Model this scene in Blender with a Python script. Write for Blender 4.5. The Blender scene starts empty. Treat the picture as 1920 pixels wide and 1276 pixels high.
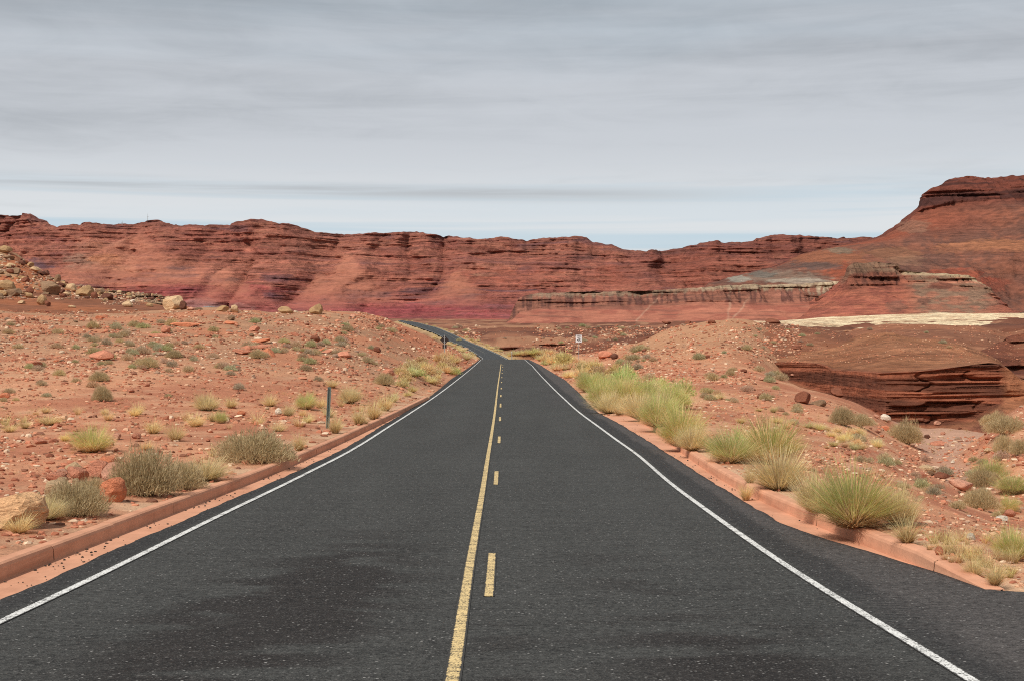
import bpy, math, random
import numpy as np
from mathutils import Vector, Matrix
R = math.radians
random.seed(7)
rng = np.random.RandomState(11)
sc = bpy.context.scene
COL = sc.collection
F, CX, CY, ZC = 2750.0, 960.0, 638.0, 1.80     # focal length in photo pixels, principal point, eye height

# ---------------------------------------------------------------- camera
cam = bpy.data.cameras.new('camera'); cam_o = bpy.data.objects.new('camera', cam); COL.objects.link(cam_o)
cam.sensor_width = 36.0; cam.lens = 36.0 * F / 1920.0; cam.clip_start = 0.1; cam.clip_end = 60000
cam_o.location = (0, 0, ZC); cam_o.rotation_euler = (R(90), 0, 0)
sc.camera = cam_o

# ---------------------------------------------------------------- sun and sky
SUN_EL, SUN_AZ = R(50), R(-142)                 # azimuth measured from +Y towards +X
sd = Vector((math.sin(SUN_AZ) * math.cos(SUN_EL), math.cos(SUN_AZ) * math.cos(SUN_EL), math.sin(SUN_EL)))
sl = bpy.data.lights.new('sun', 'SUN'); sl.energy = 3.6; sl.angle = R(2.0); sl.color = (1.0, 0.95, 0.88)
so = bpy.data.objects.new('sun', sl); COL.objects.link(so); so.rotation_euler = sd.to_track_quat('Z', 'Y').to_euler()
sc.view_settings.view_transform = 'Standard'; sc.view_settings.look = 'None'
sc.cycles.use_denoising = False; sc.cycles.filter_width = 1.05
sc.view_settings.exposure = 0.0; sc.view_settings.gamma = 1.0
try: sc.view_settings.use_curve_mapping = False
except Exception: pass

def N(nt, t, **kw):
    n = nt.nodes.new(t)
    for k, v in kw.items(): setattr(n, k, v)
    return n
def mth(nt, op, a, b=None, c=None, clamp=False):
    n = N(nt, 'ShaderNodeMath', operation=op); n.use_clamp = clamp
    for i, v in enumerate((a, b, c)):
        if v is None: continue
        if isinstance(v, (int, float)): n.inputs[i].default_value = v
        else: nt.links.new(v, n.inputs[i])
    return n.outputs[0]
def maprange(nt, v, a, b, c=0.0, d=1.0, smooth=True):
    n = N(nt, 'ShaderNodeMapRange'); n.interpolation_type = 'SMOOTHSTEP' if smooth else 'LINEAR'; n.clamp = True
    nt.links.new(v, n.inputs['Value'])
    for k, x in zip(('From Min', 'From Max', 'To Min', 'To Max'), (a, b, c, d)): n.inputs[k].default_value = x
    return n.outputs['Result']
def mixc(nt, f, a, b, mode='MIX'):
    n = N(nt, 'ShaderNodeMix', data_type='RGBA', blend_type=mode)
    if isinstance(f, (int, float)): n.inputs[0].default_value = f
    else: nt.links.new(f, n.inputs[0])
    for i, v in ((6, a), (7, b)):
        if isinstance(v, (tuple, list)): n.inputs[i].default_value = (v[0], v[1], v[2], 1)
        else: nt.links.new(v, n.inputs[i])
    return n.outputs[2]
def noise(nt, vec, scale, detail=4, rough=0.55, dist=0.0):
    n = N(nt, 'ShaderNodeTexNoise'); n.inputs['Scale'].default_value = scale; n.inputs['Detail'].default_value = detail
    n.inputs['Roughness'].default_value = rough; n.inputs['Distortion'].default_value = dist
    nt.links.new(vec, n.inputs['Vector']); return n.outputs['Fac']
def mapping(nt, vec, scale=(1, 1, 1), loc=(0, 0, 0)):
    n = N(nt, 'ShaderNodeMapping'); n.inputs['Scale'].default_value = scale; n.inputs['Location'].default_value = loc
    nt.links.new(vec, n.inputs['Vector']); return n.outputs[0]
def lin(c):
    return tuple(((v / 255.0) / 12.92 if v <= 10.3 else ((v / 255.0 + 0.055) / 1.055) ** 2.4) for v in c)

world = bpy.data.worlds.new('World'); sc.world = world; world.use_nodes = True
wt = world.node_tree; wt.nodes.clear()
sky = N(wt, 'ShaderNodeTexSky', sky_type='NISHITA'); sky.sun_disc = False
sky.sun_elevation = SUN_EL; sky.sun_rotation = SUN_AZ; sky.air_density = 1.0; sky.dust_density = 1.0
bgs = N(wt, 'ShaderNodeBackground'); bgs.inputs['Strength'].default_value = 0.13; wt.links.new(sky.outputs[0], bgs.inputs[0])
tc = N(wt, 'ShaderNodeTexCoord'); sx = N(wt, 'ShaderNodeSeparateXYZ'); wt.links.new(tc.outputs['Generated'], sx.inputs[0])
zz = mth(wt, 'MAXIMUM', sx.outputs[2], 0.0)
den = mth(wt, 'ADD', zz, 0.025)
cxx = mth(wt, 'DIVIDE', sx.outputs[0], den); cyy = mth(wt, 'DIVIDE', sx.outputs[1], den)
cv = N(wt, 'ShaderNodeCombineXYZ'); wt.links.new(cxx, cv.inputs[0]); wt.links.new(cyy, cv.inputs[1])
vec = cv.outputs[0]
n1 = noise(wt, mapping(wt, vec, (0.30, 0.42, 1), (3.1, 7.7, 0)), 1.0, 3, 0.5, 0.25)       # broad sheets
n2 = noise(wt, mapping(wt, vec, (0.22, 0.62, 1), (1.3, 2.2, 0)), 1.0, 6, 0.55, 0.4)       # streaks
n3 = noise(wt, mapping(wt, vec, (0.16, 0.40, 1), (9.3, 4.0, 0)), 1.0, 5, 0.55, 0.3)        # holes
# cloud brightness: thick grey overhead, thin and bright towards the horizon
hi = maprange(wt, zz, 0.06, 0.26)
dens = mth(wt, 'ADD', mth(wt, 'MULTIPLY', n1, 0.7), mth(wt, 'MULTIPLY', n2, 0.55))
sv = N(wt, 'ShaderNodeCombineXYZ'); wt.links.new(sx.outputs[0], sv.inputs[0]); wt.links.new(sx.outputs[1], sv.inputs[1]); wt.links.new(sx.outputs[2], sv.inputs[2])
n4 = noise(wt, mapping(wt, sv.outputs[0], (2.2, 2.2, 46.0), (1.7, 0.4, 2.1)), 1.0, 6, 0.6, 0.6)    # thin far layers seen edge on
n5 = noise(wt, mapping(wt, sv.outputs[0], (1.3, 1.3, 78.0), (4.1, 2.0, 3.3)), 1.0, 4, 0.5, 0.3)
n6 = noise(wt, mapping(wt, vec, (2.2, 1.7, 1), (5.1, 0.7, 0)), 1.0, 7, 0.6, 0.8)
fine = mth(wt, 'ADD', maprange(wt, n4, 0.3, 0.7, -0.09, 0.09, False), maprange(wt, n6, 0.3, 0.7, -0.07, 0.07, False))
# one long grey bank low over the hills
bank = mth(wt, 'MULTIPLY', maprange(wt, mth(wt, 'ABSOLUTE', mth(wt, 'SUBTRACT', mth(wt, 'ADD', zz, mth(wt, 'MULTIPLY', sx.outputs[0], 0.012)), 0.0995)), 0.0085, 0.0), mth(wt, 'MULTIPLY', maprange(wt, sx.outputs[0], 0.24, 0.0), maprange(wt, n4, 0.36, 0.62)))
dark = maprange(wt, mth(wt, 'ADD', mth(wt, 'ADD', dens, fine), mth(wt, 'MULTIPLY', hi, 0.50)), 0.66, 1.38)
dark = mth(wt, 'MAXIMUM', dark, mth(wt, 'MULTIPLY', bank, 0.5))
ccol = mixc(wt, dark, mixc(wt, maprange(wt, zz, 0.14, 0.08), lin((203, 206, 211)), lin((222, 225, 228))), lin((150, 154, 159)))
lowhole = maprange(wt, zz, 0.125, 0.075)
hole = mth(wt, 'ADD', mth(wt, 'MULTIPLY', maprange(wt, n3, 0.50, 0.68), 0.2), mth(wt, 'MULTIPLY', maprange(wt, n5, 0.50, 0.62), mth(wt, 'MULTIPLY', lowhole, 0.6)))
hole = mth(wt, 'MULTIPLY', hole, mth(wt, 'SUBTRACT', 1.0, bank))
ccol = mixc(wt, hole, ccol, lin((182, 207, 222)))
bgc = N(wt, 'ShaderNodeBackground'); wt.links.new(ccol, bgc.inputs[0]); bgc.inputs['Strength'].default_value = 1.0
msh = N(wt, 'ShaderNodeMixShader'); msh.inputs[0].default_value = 0.93
wt.links.new(bgs.outputs[0], msh.inputs[1]); wt.links.new(bgc.outputs[0], msh.inputs[2])
wo = N(wt, 'ShaderNodeOutputWorld'); wt.links.new(msh.outputs[0], wo.inputs[0])

# ---------------------------------------------------------------- numpy noise
def _h(ix, iy, iz, s):
    n = (ix.astype(np.int64) * 374761393 + iy.astype(np.int64) * 668265263 + iz.astype(np.int64) * 2147483647 + s * 974634777) & 0xffffffff
    n = ((n ^ (n >> 13)) * 1274126177) & 0xffffffff
    n = ((n ^ (n >> 16)) * 2246822519) & 0xffffffff
    return ((n ^ (n >> 15)) & 0xffff) / 65535.0
def vn(x, y, z=None, s=0):
    x = np.asarray(x, float); y = np.asarray(y, float); z = np.zeros_like(x) if z is None else np.asarray(z, float)
    x, y, z = np.broadcast_arrays(x, y, z)
    ix, iy, iz = np.floor(x), np.floor(y), np.floor(z)
    fx, fy, fz = x - ix, y - iy, z - iz
    fx, fy, fz = [f * f * (3 - 2 * f) for f in (fx, fy, fz)]
    r = 0
    for dx in (0, 1):
        for dy in (0, 1):
            for dz in (0, 1):
                w = (fx if dx else 1 - fx) * (fy if dy else 1 - fy) * (fz if dz else 1 - fz)
                r = r + w * _h(ix + dx, iy + dy, iz + dz, s)
    return r
def fbm(x, y, z=None, o=4, s=0):
    r, a, t = 0, 1.0, 0
    for i in range(o):
        k = 2.03 ** i
        r = r + a * vn(np.asarray(x) * k, np.asarray(y) * k, None if z is None else np.asarray(z) * k, s + i * 17)
        t += a; a *= 0.5
    return r / t
def sstep(a, b, x):
    t = np.clip((x - a) / (b - a), 0, 1); return t * t * (3 - 2 * t)
def mix(a, b, t):
    t = np.asarray(t)[..., None]; return np.asarray(a) * (1 - t) + np.asarray(b) * t
K_ALB = np.array((1.10, 1.17, 1.04))
def alb(*c):                                    # sunlit picture colour -> base colour
    a = np.array(lin(c)); g = a @ np.array((.3, .5, .2)); a = a * .90 + g * .10
    return a * K_ALB

# ---------------------------------------------------------------- tagging helpers
def tag(o, label=None, cat=None, group=None, kind=None):
    for k, v in (('label', label), ('category', cat), ('group', group), ('kind', kind)):
        if v: o[k] = v
    return o
def link(o, parent=None):
    COL.objects.link(o)
    if parent: o.parent = parent
    return o
def empty(name, loc=(0, 0, 0), rz=0):
    o = bpy.data.objects.new(name, None); o.empty_display_size = 0.1; COL.objects.link(o)
    o.location = loc; o.rotation_euler = (0, 0, rz); return o
def mesh_np(name, V, Fc, col=None, smooth=True, mat=None):
    me = bpy.data.meshes.new(name); V = np.asarray(V, float); Fc = np.asarray(Fc, np.int32)
    nf, k = Fc.shape
    me.vertices.add(len(V)); me.vertices.foreach_set('co', V.ravel())
    me.loops.add(nf * k); me.loops.foreach_set('vertex_index', Fc.ravel())
    me.polygons.add(nf); me.polygons.foreach_set('loop_start', np.arange(0, nf * k, k, dtype=np.int32))
    me.polygons.foreach_set('loop_total', np.full(nf, k, np.int32))
    me.polygons.foreach_set('use_smooth', np.full(nf, smooth, bool))
    me.update(calc_edges=True); me.validate()
    if col is not None:
        a = me.color_attributes.new('Col', 'FLOAT_COLOR', 'POINT')
        c4 = np.ones((len(V), 4)); c4[:, :3] = np.clip(col[:, :3], 0, 1); c4[:, 3] = col[:, 3] if col.shape[1] == 4 else 1; a.data.foreach_set('color', c4.ravel())
    if mat: me.materials.append(mat)
    return me
def grid_faces(nr, nc, flip=False):
    i = np.arange(nr - 1)[:, None] * nc + np.arange(nc - 1)[None, :]
    q = np.stack([i, i + 1, i + nc + 1, i + nc], -1).reshape(-1, 4)
    return q[:, ::-1] if flip else q
def boxes(parts):
    """list of (centre, size, rotation matrix or None) -> verts, faces"""
    V, Q = [], []
    for c, s, rot in parts:
        b = len(V)
        for x, y, z in ((-1,-1,-1),(1,-1,-1),(1,1,-1),(-1,1,-1),(-1,-1,1),(1,-1,1),(1,1,1),(-1,1,1)):
            p = Vector((x * s[0] / 2, y * s[1] / 2, z * s[2] / 2))
            if rot: p = rot @ p
            V.append(tuple(p + Vector(c)))
        for f in ((0,3,2,1),(4,5,6,7),(0,1,5,4),(1,2,6,5),(2,3,7,6),(3,0,4,7)): Q.append([b + i for i in f])
    return V, Q

# ---------------------------------------------------------------- materials
def new_mat(name):
    m = bpy.data.materials.new(name); m.use_nodes = True; nt = m.node_tree; nt.nodes.clear()
    b = N(nt, 'ShaderNodeBsdfPrincipled'); o = N(nt, 'ShaderNodeOutputMaterial'); nt.links.new(b.outputs[0], o.inputs[0])
    b.inputs['Roughness'].default_value = 0.95; b.inputs['Specular IOR Level'].default_value = 0.15
    return m, nt, b
def bump(nt, b, h, strength, dist):
    n = N(nt, 'ShaderNodeBump'); n.inputs['Strength'].default_value = strength; n.inputs['Distance'].default_value = dist
    nt.links.new(h, n.inputs['Height']); nt.links.new(n.outputs[0], b.inputs['Normal']); return n
def objco(nt): return N(nt, 'ShaderNodeTexCoord').outputs['Object']
def attr(nt): n = N(nt, 'ShaderNodeAttribute'); n.attribute_name = 'Col'; return n.outputs['Color']
def gray(nt, v):
    n = N(nt, 'ShaderNodeCombineColor')
    for i in range(3): nt.links.new(v, n.inputs[i])
    return n.outputs[0]

def ground_material():
    m, nt, b = new_mat('desert_ground'); co = objco(nt); c = attr(nt)
    a1 = noise(nt, co, 1.1, 5, 0.6); a2 = noise(nt, co, 9.0, 5, 0.65); a3 = noise(nt, co, 0.09, 4, 0.6)
    a4 = noise(nt, co, 45.0, 3, 0.6)
    f = mth(nt, 'ADD', maprange(nt, a1, 0.25, 0.75, 0.80, 1.14, False), maprange(nt, a2, 0.25, 0.75, -0.20, 0.20, False))
    f = mth(nt, 'ADD', f, maprange(nt, a3, 0.3, 0.7, -0.06, 0.08, False))
    f = mth(nt, 'ADD', f, maprange(nt, a4, 0.25, 0.75, -0.16, 0.16, False))
    c = mixc(nt, 1.0, c, gray(nt, f), 'MULTIPLY')
    vo = N(nt, 'ShaderNodeTexVoronoi'); vo.inputs['Scale'].default_value = 14.0; nt.links.new(co, vo.inputs['Vector'])
    peb = mth(nt, 'MULTIPLY', maprange(nt, vo.outputs['Distance'], 0.30, 0.2), maprange(nt, a1, 0.45, 0.62))
    sep = N(nt, 'ShaderNodeSeparateColor'); nt.links.new(vo.outputs['Color'], sep.inputs[0])
    pcol = mixc(nt, sep.outputs[0], tuple(alb(150, 80, 60)), tuple(alb(205, 165, 140)))
    c = mixc(nt, mth(nt, 'MULTIPLY', peb, 0.55), c, pcol)
    nt.links.new(c, b.inputs['Base Color'])
    h = mth(nt, 'ADD', mth(nt, 'MULTIPLY', a2, 0.5), mth(nt, 'ADD', mth(nt, 'MULTIPLY', a1, 1.2), mth(nt, 'MULTIPLY', peb, 0.25)))
    h = mth(nt, 'ADD', h, mth(nt, 'MULTIPLY', a4, 0.15))
    bump(nt, b, h, 0.9, 0.10); return m
def cliff_material(name, s, strat=1.0, bd=1.0, contrast=1.0):
    """s = metres of the coarse grain; horizontal beds come from stretched noise"""
    m, nt, b = new_mat(name); co = objco(nt); c = attr(nt); al_ = [n for n in nt.nodes if n.type == 'ATTRIBUTE'][0].outputs['Alpha']
    bed = noise(nt, mapping(nt, co, (0.10 / s, 0.10 / s, 2.4 / s)), 1.0, 6, 0.62, 0.5)
    bed2 = noise(nt, mapping(nt, co, (0.35 / s, 0.35 / s, 5.5 / s), (5, 3, 1)), 1.0, 4, 0.6, 0.3)
    rub = noise(nt, mapping(nt, co, (1.0 / s, 1.0 / s, 1.6 / s)), 1.0, 7, 0.68)
    ver = noise(nt, mapping(nt, co, (1.2 / s, 1.2 / s, 0.25 / s), (2, 8, 1)), 1.0, 4, 0.6)
    k = contrast
    f = mth(nt, 'ADD', maprange(nt, bed, 0.3, 0.7, 1 - 0.26 * k * strat, 1 + 0.22 * k * strat, False), maprange(nt, rub, 0.3, 0.7, -0.26 * k, 0.25 * k, False))
    f = mth(nt, 'ADD', f, maprange(nt, bed2, 0.3, 0.7, -0.14 * k * strat, 0.12 * k * strat, False))
    f = mth(nt, 'ADD', f, maprange(nt, ver, 0.3, 0.7, -0.18 * k, 0.16 * k, False))
    patch = noise(nt, mapping(nt, co, (0.16 / s, 0.16 / s, 0.5 / s), (7, 1, 4)), 1.0, 3, 0.6)
    crisp = mth(nt, 'MULTIPLY', maprange(nt, bed2, 0.555, 0.60), maprange(nt, patch, 0.42, 0.56))
    joint = mth(nt, 'MULTIPLY', maprange(nt, ver, 0.58, 0.63), maprange(nt, patch, 0.60, 0.45))
    lite = mth(nt, 'MULTIPLY', maprange(nt, bed, 0.57, 0.62), maprange(nt, patch, 0.62, 0.46))
    f = mth(nt, 'SUBTRACT', f, mth(nt, 'MULTIPLY', crisp, 0.34 * k * strat)); f = mth(nt, 'SUBTRACT', f, mth(nt, 'MULTIPLY', joint, 0.16 * k * strat))
    f = mth(nt, 'ADD', f, mth(nt, 'MULTIPLY', lite, 0.16 * k * strat))
    f = mth(nt, 'ADD', mth(nt, 'MULTIPLY', mth(nt, 'SUBTRACT', f, 1.0), al_), 1.0)
    c = mixc(nt, 1.0, c, gray(nt, f), 'MULTIPLY'); nt.links.new(c, b.inputs['Base Color'])
    h = mth(nt, 'ADD', mth(nt, 'MULTIPLY', bed, 1.0 * strat), mth(nt, 'ADD', mth(nt, 'MULTIPLY', rub, 0.9), mth(nt, 'MULTIPLY', ver, 0.4)))
    h = mth(nt, 'ADD', h, mth(nt, 'MULTIPLY', bed2, 0.5 * strat))
    bump(nt, b, mth(nt, 'MULTIPLY', h, al_), 1.0, s * 0.9 * bd); return m
def plain_attr(name, rough=0.9, trans=0.0):
    m, nt, b = new_mat(name); c = attr(nt)
    oi = N(nt, 'ShaderNodeObjectInfo')
    c = mixc(nt, 1.0, c, oi.outputs['Color'], 'MULTIPLY')
    rv = maprange(nt, oi.outputs['Random'], 0, 1, 0.85, 1.12, False)
    c = mixc(nt, 1.0, c, gray(nt, rv), 'MULTIPLY')
    nt.links.new(c, b.inputs['Base Color']); b.inputs['Roughness'].default_value = rough
    if trans:
        tr = N(nt, 'ShaderNodeBsdfTranslucent'); nt.links.new(c, tr.inputs[0]); ms = N(nt, 'ShaderNodeMixShader'); ms.inputs[0].default_value = trans
        nt.links.new(b.outputs[0], ms.inputs[1]); nt.links.new(tr.outputs[0], ms.inputs[2])
        nt.links.new(ms.outputs[0], [n for n in nt.nodes if n.type == 'OUTPUT_MATERIAL'][0].inputs[0])
    return m
def rock_material():
    m, nt, b = new_mat('rock'); co = objco(nt); oi = N(nt, 'ShaderNodeObjectInfo')
    ad = N(nt, 'ShaderNodeVectorMath', operation='ADD'); nt.links.new(co, ad.inputs[0]); nt.links.new(oi.outputs['Location'], ad.inputs[1])
    p = ad.outputs[0]
    a = noise(nt, p, 1.6, 6, 0.65, 0.4); a2 = noise(nt, p, 7.0, 5, 0.65); bd = noise(nt, mapping(nt, p, (0.8, 0.8, 6)), 1.0, 4, 0.6, 0.5)
    f = mth(nt, 'ADD', maprange(nt, a, 0.3, 0.7, 0.72, 1.15, False), maprange(nt, a2, 0.3, 0.7, -0.16, 0.16, False))
    f = mth(nt, 'ADD', f, maprange(nt, bd, 0.3, 0.7, -0.1, 0.1, False))
    c = mixc(nt, 1.0, oi.outputs['Color'], gray(nt, f), 'MULTIPLY'); nt.links.new(c, b.inputs['Base Color'])
    bump(nt, b, mth(nt, 'ADD', mth(nt, 'ADD', a, mth(nt, 'MULTIPLY', a2, 0.5)), mth(nt, 'MULTIPLY', bd, 0.5)), 0.8, 0.15); return m
def asphalt_material():
    m, nt, b = new_mat('asphalt'); co = objco(nt); c = attr(nt)
    g1 = noise(nt, co, 70.0, 3, 0.7); g2 = noise(nt, co, 17.0, 4, 0.7); big = noise(nt, mapping(nt, co, (0.7, 0.12, 1)), 1.0, 4, 0.6)
    cross = noise(nt, mapping(nt, co, (0.5, 5.5, 1)), 1.0, 4, 0.6)
    f = mth(nt, 'ADD', maprange(nt, g1, 0.3, 0.7, 0.35, 1.6, False), maprange(nt, g2, 0.3, 0.7, -0.55, 0.60, False))
    f = mth(nt, 'ADD', f, maprange(nt, big, 0.3, 0.7, -0.12, 0.12, False))
    f = mth(nt, 'ADD', f, maprange(nt, cross, 0.35, 0.7, 0.08, -0.14, False))
    c = mixc(nt, 1.0, c, gray(nt, f), 'MULTIPLY')
    vo = N(nt, 'ShaderNodeTexVoronoi'); vo.inputs['Scale'].default_value = 36.0; nt.links.new(co, vo.inputs['Vector'])
    sep = N(nt, 'ShaderNodeSeparateColor'); nt.links.new(vo.outputs['Color'], sep.inputs[0])
    chip = mth(nt, 'MULTIPLY', maprange(nt, sep.outputs[0], 0.90, 1.0), maprange(nt, vo.outputs['Distance'], 0.42, 0.25))
    vo2 = N(nt, 'ShaderNodeTexVoronoi'); vo2.inputs['Scale'].default_value = 85.0; nt.links.new(co, vo2.inputs['Vector'])
    sep2 = N(nt, 'ShaderNodeSeparateColor'); nt.links.new(vo2.outputs['Color'], sep2.inputs[0])
    chip2 = mth(nt, 'MULTIPLY', maprange(nt, sep2.outputs[1], 0.86, 0.96), 0.22)
    c = mixc(nt, mth(nt, 'MULTIPLY', chip, 0.8), c, (0.40, 0.385, 0.36)); c = mixc(nt, chip2, c, (0.30, 0.29, 0.27))
    nt.links.new(c, b.inputs['Base Color']); b.inputs['Roughness'].default_value = 0.88; b.inputs['Specular IOR Level'].default_value = 0.25
    bump(nt, b, mth(nt, 'ADD', g1, mth(nt, 'MULTIPLY', vo2.outputs['Distance'], 0.8)), 0.7, 0.012); return m
def paint_material(name, col, wear):
    m, nt, b = new_mat(name); co = objco(nt); uv = N(nt, 'ShaderNodeUVMap').outputs[0]
    su = N(nt, 'ShaderNodeSeparateXYZ'); nt.links.new(uv, su.inputs[0])
    edge = mth(nt, 'ABSOLUTE', mth(nt, 'SUBTRACT', su.outputs[0], 0.5))
    g1 = noise(nt, co, 65.0, 3, 0.7); g2 = noise(nt, co, 7.0, 3, 0.6); g3 = noise(nt, mapping(nt, co, (2, 30, 1)), 1.0, 3, 0.6)
    v = mth(nt, 'ADD', mth(nt, 'MULTIPLY', g1, 1.1), mth(nt, 'MULTIPLY', g2, 0.35))
    v = mth(nt, 'ADD', v, mth(nt, 'MULTIPLY', g3, 0.3))
    v = mth(nt, 'SUBTRACT', v, maprange(nt, edge, 0.30, 0.5, 0, 0.42))
    k = maprange(nt, v, wear, wear + 0.16)
    c = mixc(nt, k, (0.055, 0.053, 0.050), col); nt.links.new(c, b.inputs['Base Color'])
    bump(nt, b, g1, 0.5, 0.006); return m
def concrete_material():
    m, nt, b = new_mat('red_concrete'); co = objco(nt)
    a = noise(nt, co, 3.0, 5, 0.6); a2 = noise(nt, co, 40.0, 4, 0.6); a3 = noise(nt, mapping(nt, co, (1, 0.3, 6)), 1.5, 4, 0.6)
    f = mth(nt, 'ADD', maprange(nt, a, 0.3, 0.7, 0.86, 1.10, False), maprange(nt, a2, 0.3, 0.7, -0.07, 0.07, False))
    c = mixc(nt, 1.0, tuple(alb(206, 142, 116)), gray(nt, f), 'MULTIPLY')
    c = mixc(nt, maprange(nt, a3, 0.48, 0.72, 0, 0.5), c, tuple(alb(168, 104, 80)))
    nt.links.new(c, b.inputs['Base Color']); bump(nt, b, mth(nt, 'ADD', a2, a), 0.35, 0.01); return m
def simple_mat(name, col, rough=0.6, metal=0.0, var=0.12, scale=20):
    m, nt, b = new_mat(name); a = noise(nt, objco(nt), scale, 4, 0.6)
    c = mixc(nt, 1.0, col, gray(nt, maprange(nt, a, 0.3, 0.7, 1 - var, 1 + var, False)), 'MULTIPLY')
    nt.links.new(c, b.inputs['Base Color']); b.inputs['Roughness'].default_value = rough; b.inputs['Metallic'].default_value = metal
    b.inputs['Specular IOR Level'].default_value = 0.4; return m

M_GROUND = ground_material()
M_FAR = cliff_material('far_cliff_rock', 17.0, 1.15, 0.8, 1.1)
M_MID = cliff_material('mesa_rock', 11.0, 1.0, 0.7, 1.0)
M_BUTTE = cliff_material('butte_rock', 14.0, 0.6, 0.7, 1.15)
M_WALL = cliff_material('wash_rock', 1.1, 1.0, 0.7, 1.0)
M_SOFT = cliff_material('soft_clay', 1.6, 0.35, 0.18, 0.8)
M_CREAM = cliff_material('cream_flat', 3.0, 0.2, 0.9, 1.9)
M_ROCK = rock_material(); M_ASPH = asphalt_material(); M_CONC = concrete_material()
M_WHITE = paint_material('white_road_paint', (0.80, 0.79, 0.75), 0.74)
M_YELLOW = paint_material('yellow_road_paint', (0.78, 0.58, 0.28), 0.75)
M_PLANT = plain_attr('plant', .9, .5); M_STONE = plain_attr('gravel')
M_STEEL = simple_mat('galvanised_steel', (0.42, 0.44, 0.43), 0.5, 0.6)
M_POSTG = simple_mat('green_steel', (0.16, 0.20, 0.18), 0.6, 0.3)
M_SIGNW = simple_mat('sign_white', (0.80, 0.80, 0.80), 0.45, 0.0, 0.03)
M_SIGNB = simple_mat('sign_black', (0.02, 0.02, 0.02), 0.5)
M_BACK = simple_mat('sign_back', (0.034, 0.024, 0.021), 0.6, 0.2)

# ---------------------------------------------------------------- the road's long profile
_D = np.array([-60, 0, 5, 12.5, 24.8, 38.5, 50.7, 62.9, 87, 120, 153, 190, 223, 245, 290, 335, 370, 430, 500, 555, 600, 650, 700, 760, 800, 860, 1000.])
_PYF = {370: 672.3, 430: 659.5, 500: 650.0, 555: 638.5, 600: 627.5, 650: 619.0, 700: 612.3, 760: 606.6, 800: 603.8, 860: 600.5, 1000: 600.0}
_Hn = [0.7, 1.80, 1.98, 2.18, 2.435, 2.61, 2.703, 2.77, 2.86, 2.92, 2.94, 2.92, 2.84, 3.25, 5.0, 5.3] + [(_PYF[int(d)] - CY) * d / F for d in _D[16:]]
_Dd = np.concatenate([np.arange(-60, 400, 0.5), np.arange(400, 1001, 4.0)])
_Hd = np.interp(_Dd, _D, _Hn)
_k = np.exp(-np.linspace(-2, 2, 17) ** 2); _k /= _k.sum()
_Hs = np.convolve(np.pad(_Hd, 8, mode='edge'), _k, 'valid')
def roadH(Y): return np.interp(Y, _Dd, _Hs)
def roadZ(Y): return ZC - roadH(Y)
_Yn = np.arange(4, 223.5, 0.25); _pyn = CY + F * roadH(_Yn) / _Yn
def Yof(py): return float(np.interp(-py, -_pyn, _Yn))
def road_pts(pl):
    a = []
    for px, py in pl:
        Y = Yof(py); a.append((Y, (px - CX) * Y / F))
    a.sort(); return a
def curve_of(pl, extra_near=None, far=None):
    a = road_pts(pl); ys = [p[0] for p in a]; xs = [p[1] for p in a]
    # behind the first measured point carry on straight
    if extra_near is None: extra_near = xs[0]
    ys = [-60, min(4, ys[0] - 1)] + ys; xs = [extra_near, extra_near] + xs
    if far:
        for Y, X in far: ys.append(Y); xs.append(X)
    return np.array(ys), np.array(xs)
def far_edge(pl):
    r = []
    for px, py in pl:
        Y = float(np.interp(-py, [-v for v in sorted(_PYF.values(), reverse=True)], sorted(_PYF.keys())))
        r.append((Y, (px - CX) * Y / F))
    return r
FL = far_edge([(902, 671.5), (868.5, 649.8), (838, 637.5), (812, 623.5), (780, 612), (760, 606), (746, 601)])
FR = far_edge([(952, 672), (904, 650), (877, 639), (851, 626.8), (822.5, 615), (800, 609), (780, 603.8), (754, 600.6)])
def smooth_curve(c, sg=2.0):
    yy = np.arange(-60, 1000, 0.5); xx = np.interp(yy, *c)
    k = np.exp(-np.linspace(-2.5, 2.5, int(sg * 10) | 1) ** 2); k /= k.sum(); h = len(k) // 2
    return yy, np.convolve(np.pad(xx, h, mode='edge'), k, 'valid')
C_AL = smooth_curve(curve_of([(0, 1123), (110, 1077), (233, 1020), (333, 980), (450, 928), (547, 887), (640, 843), (720, 795), (800, 748), (846, 710), (903, 671)][:-1] + [(899, 673.6)], None, FL), 1.2)
C_WL = smooth_curve(curve_of([(0, 1163), (190, 1078), (307, 1017), (433, 955), (590, 878.5), (640, 855), (731, 798), (816, 743), (866, 705), (902, 674)], None, [(Y, X + 0.45) for Y, X in FL]), 3)
C_WR = smooth_curve(curve_of([(1830, 1275), (1600, 1138), (1527, 1097), (1400, 1010), (1280, 923), (1247, 897.5), (1197.5, 852.5), (1120, 797.5), (1085, 772), (1050, 740), (1017, 707), (997.5, 685), (985, 674.5)], None, [(Y, X - 0.45) for Y, X in FR]), 3)
C_AR = smooth_curve(curve_of([(1863, 1106), (1780, 1078), (1647, 1037), (1580, 1018), (1487, 993), (1430, 960), (1360, 917), (1332, 900), (1272, 862), (1222, 830), (1160, 792.5), (1120, 772), (1085, 735), (1060, 712), (1010, 682), (995, 675)], None, FR), 1.2)
C_YS = smooth_curve(curve_of([(852, 1275), (868, 1127), (889, 1012), (908, 900), (914, 860), (927, 779), (933, 727), (939, 685), (941, 675)], None, [(Y, (a + b) / 2 - .1) for (Y, a), (_, b) in zip(FL, FR)]), 3)
C_KL = smooth_curve(curve_of([(0, 1085), (217, 1003), (433, 918), (530, 880), (640, 829), (810, 745)]), 3)
C_KR = smooth_curve(curve_of([(1863, 1105), (1780, 1077), (1653, 1037), (1590, 1012), (1520, 983), (1413, 927), (1330, 880), (1280, 850), (1235, 816), (1185, 782)]), 4)
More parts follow.
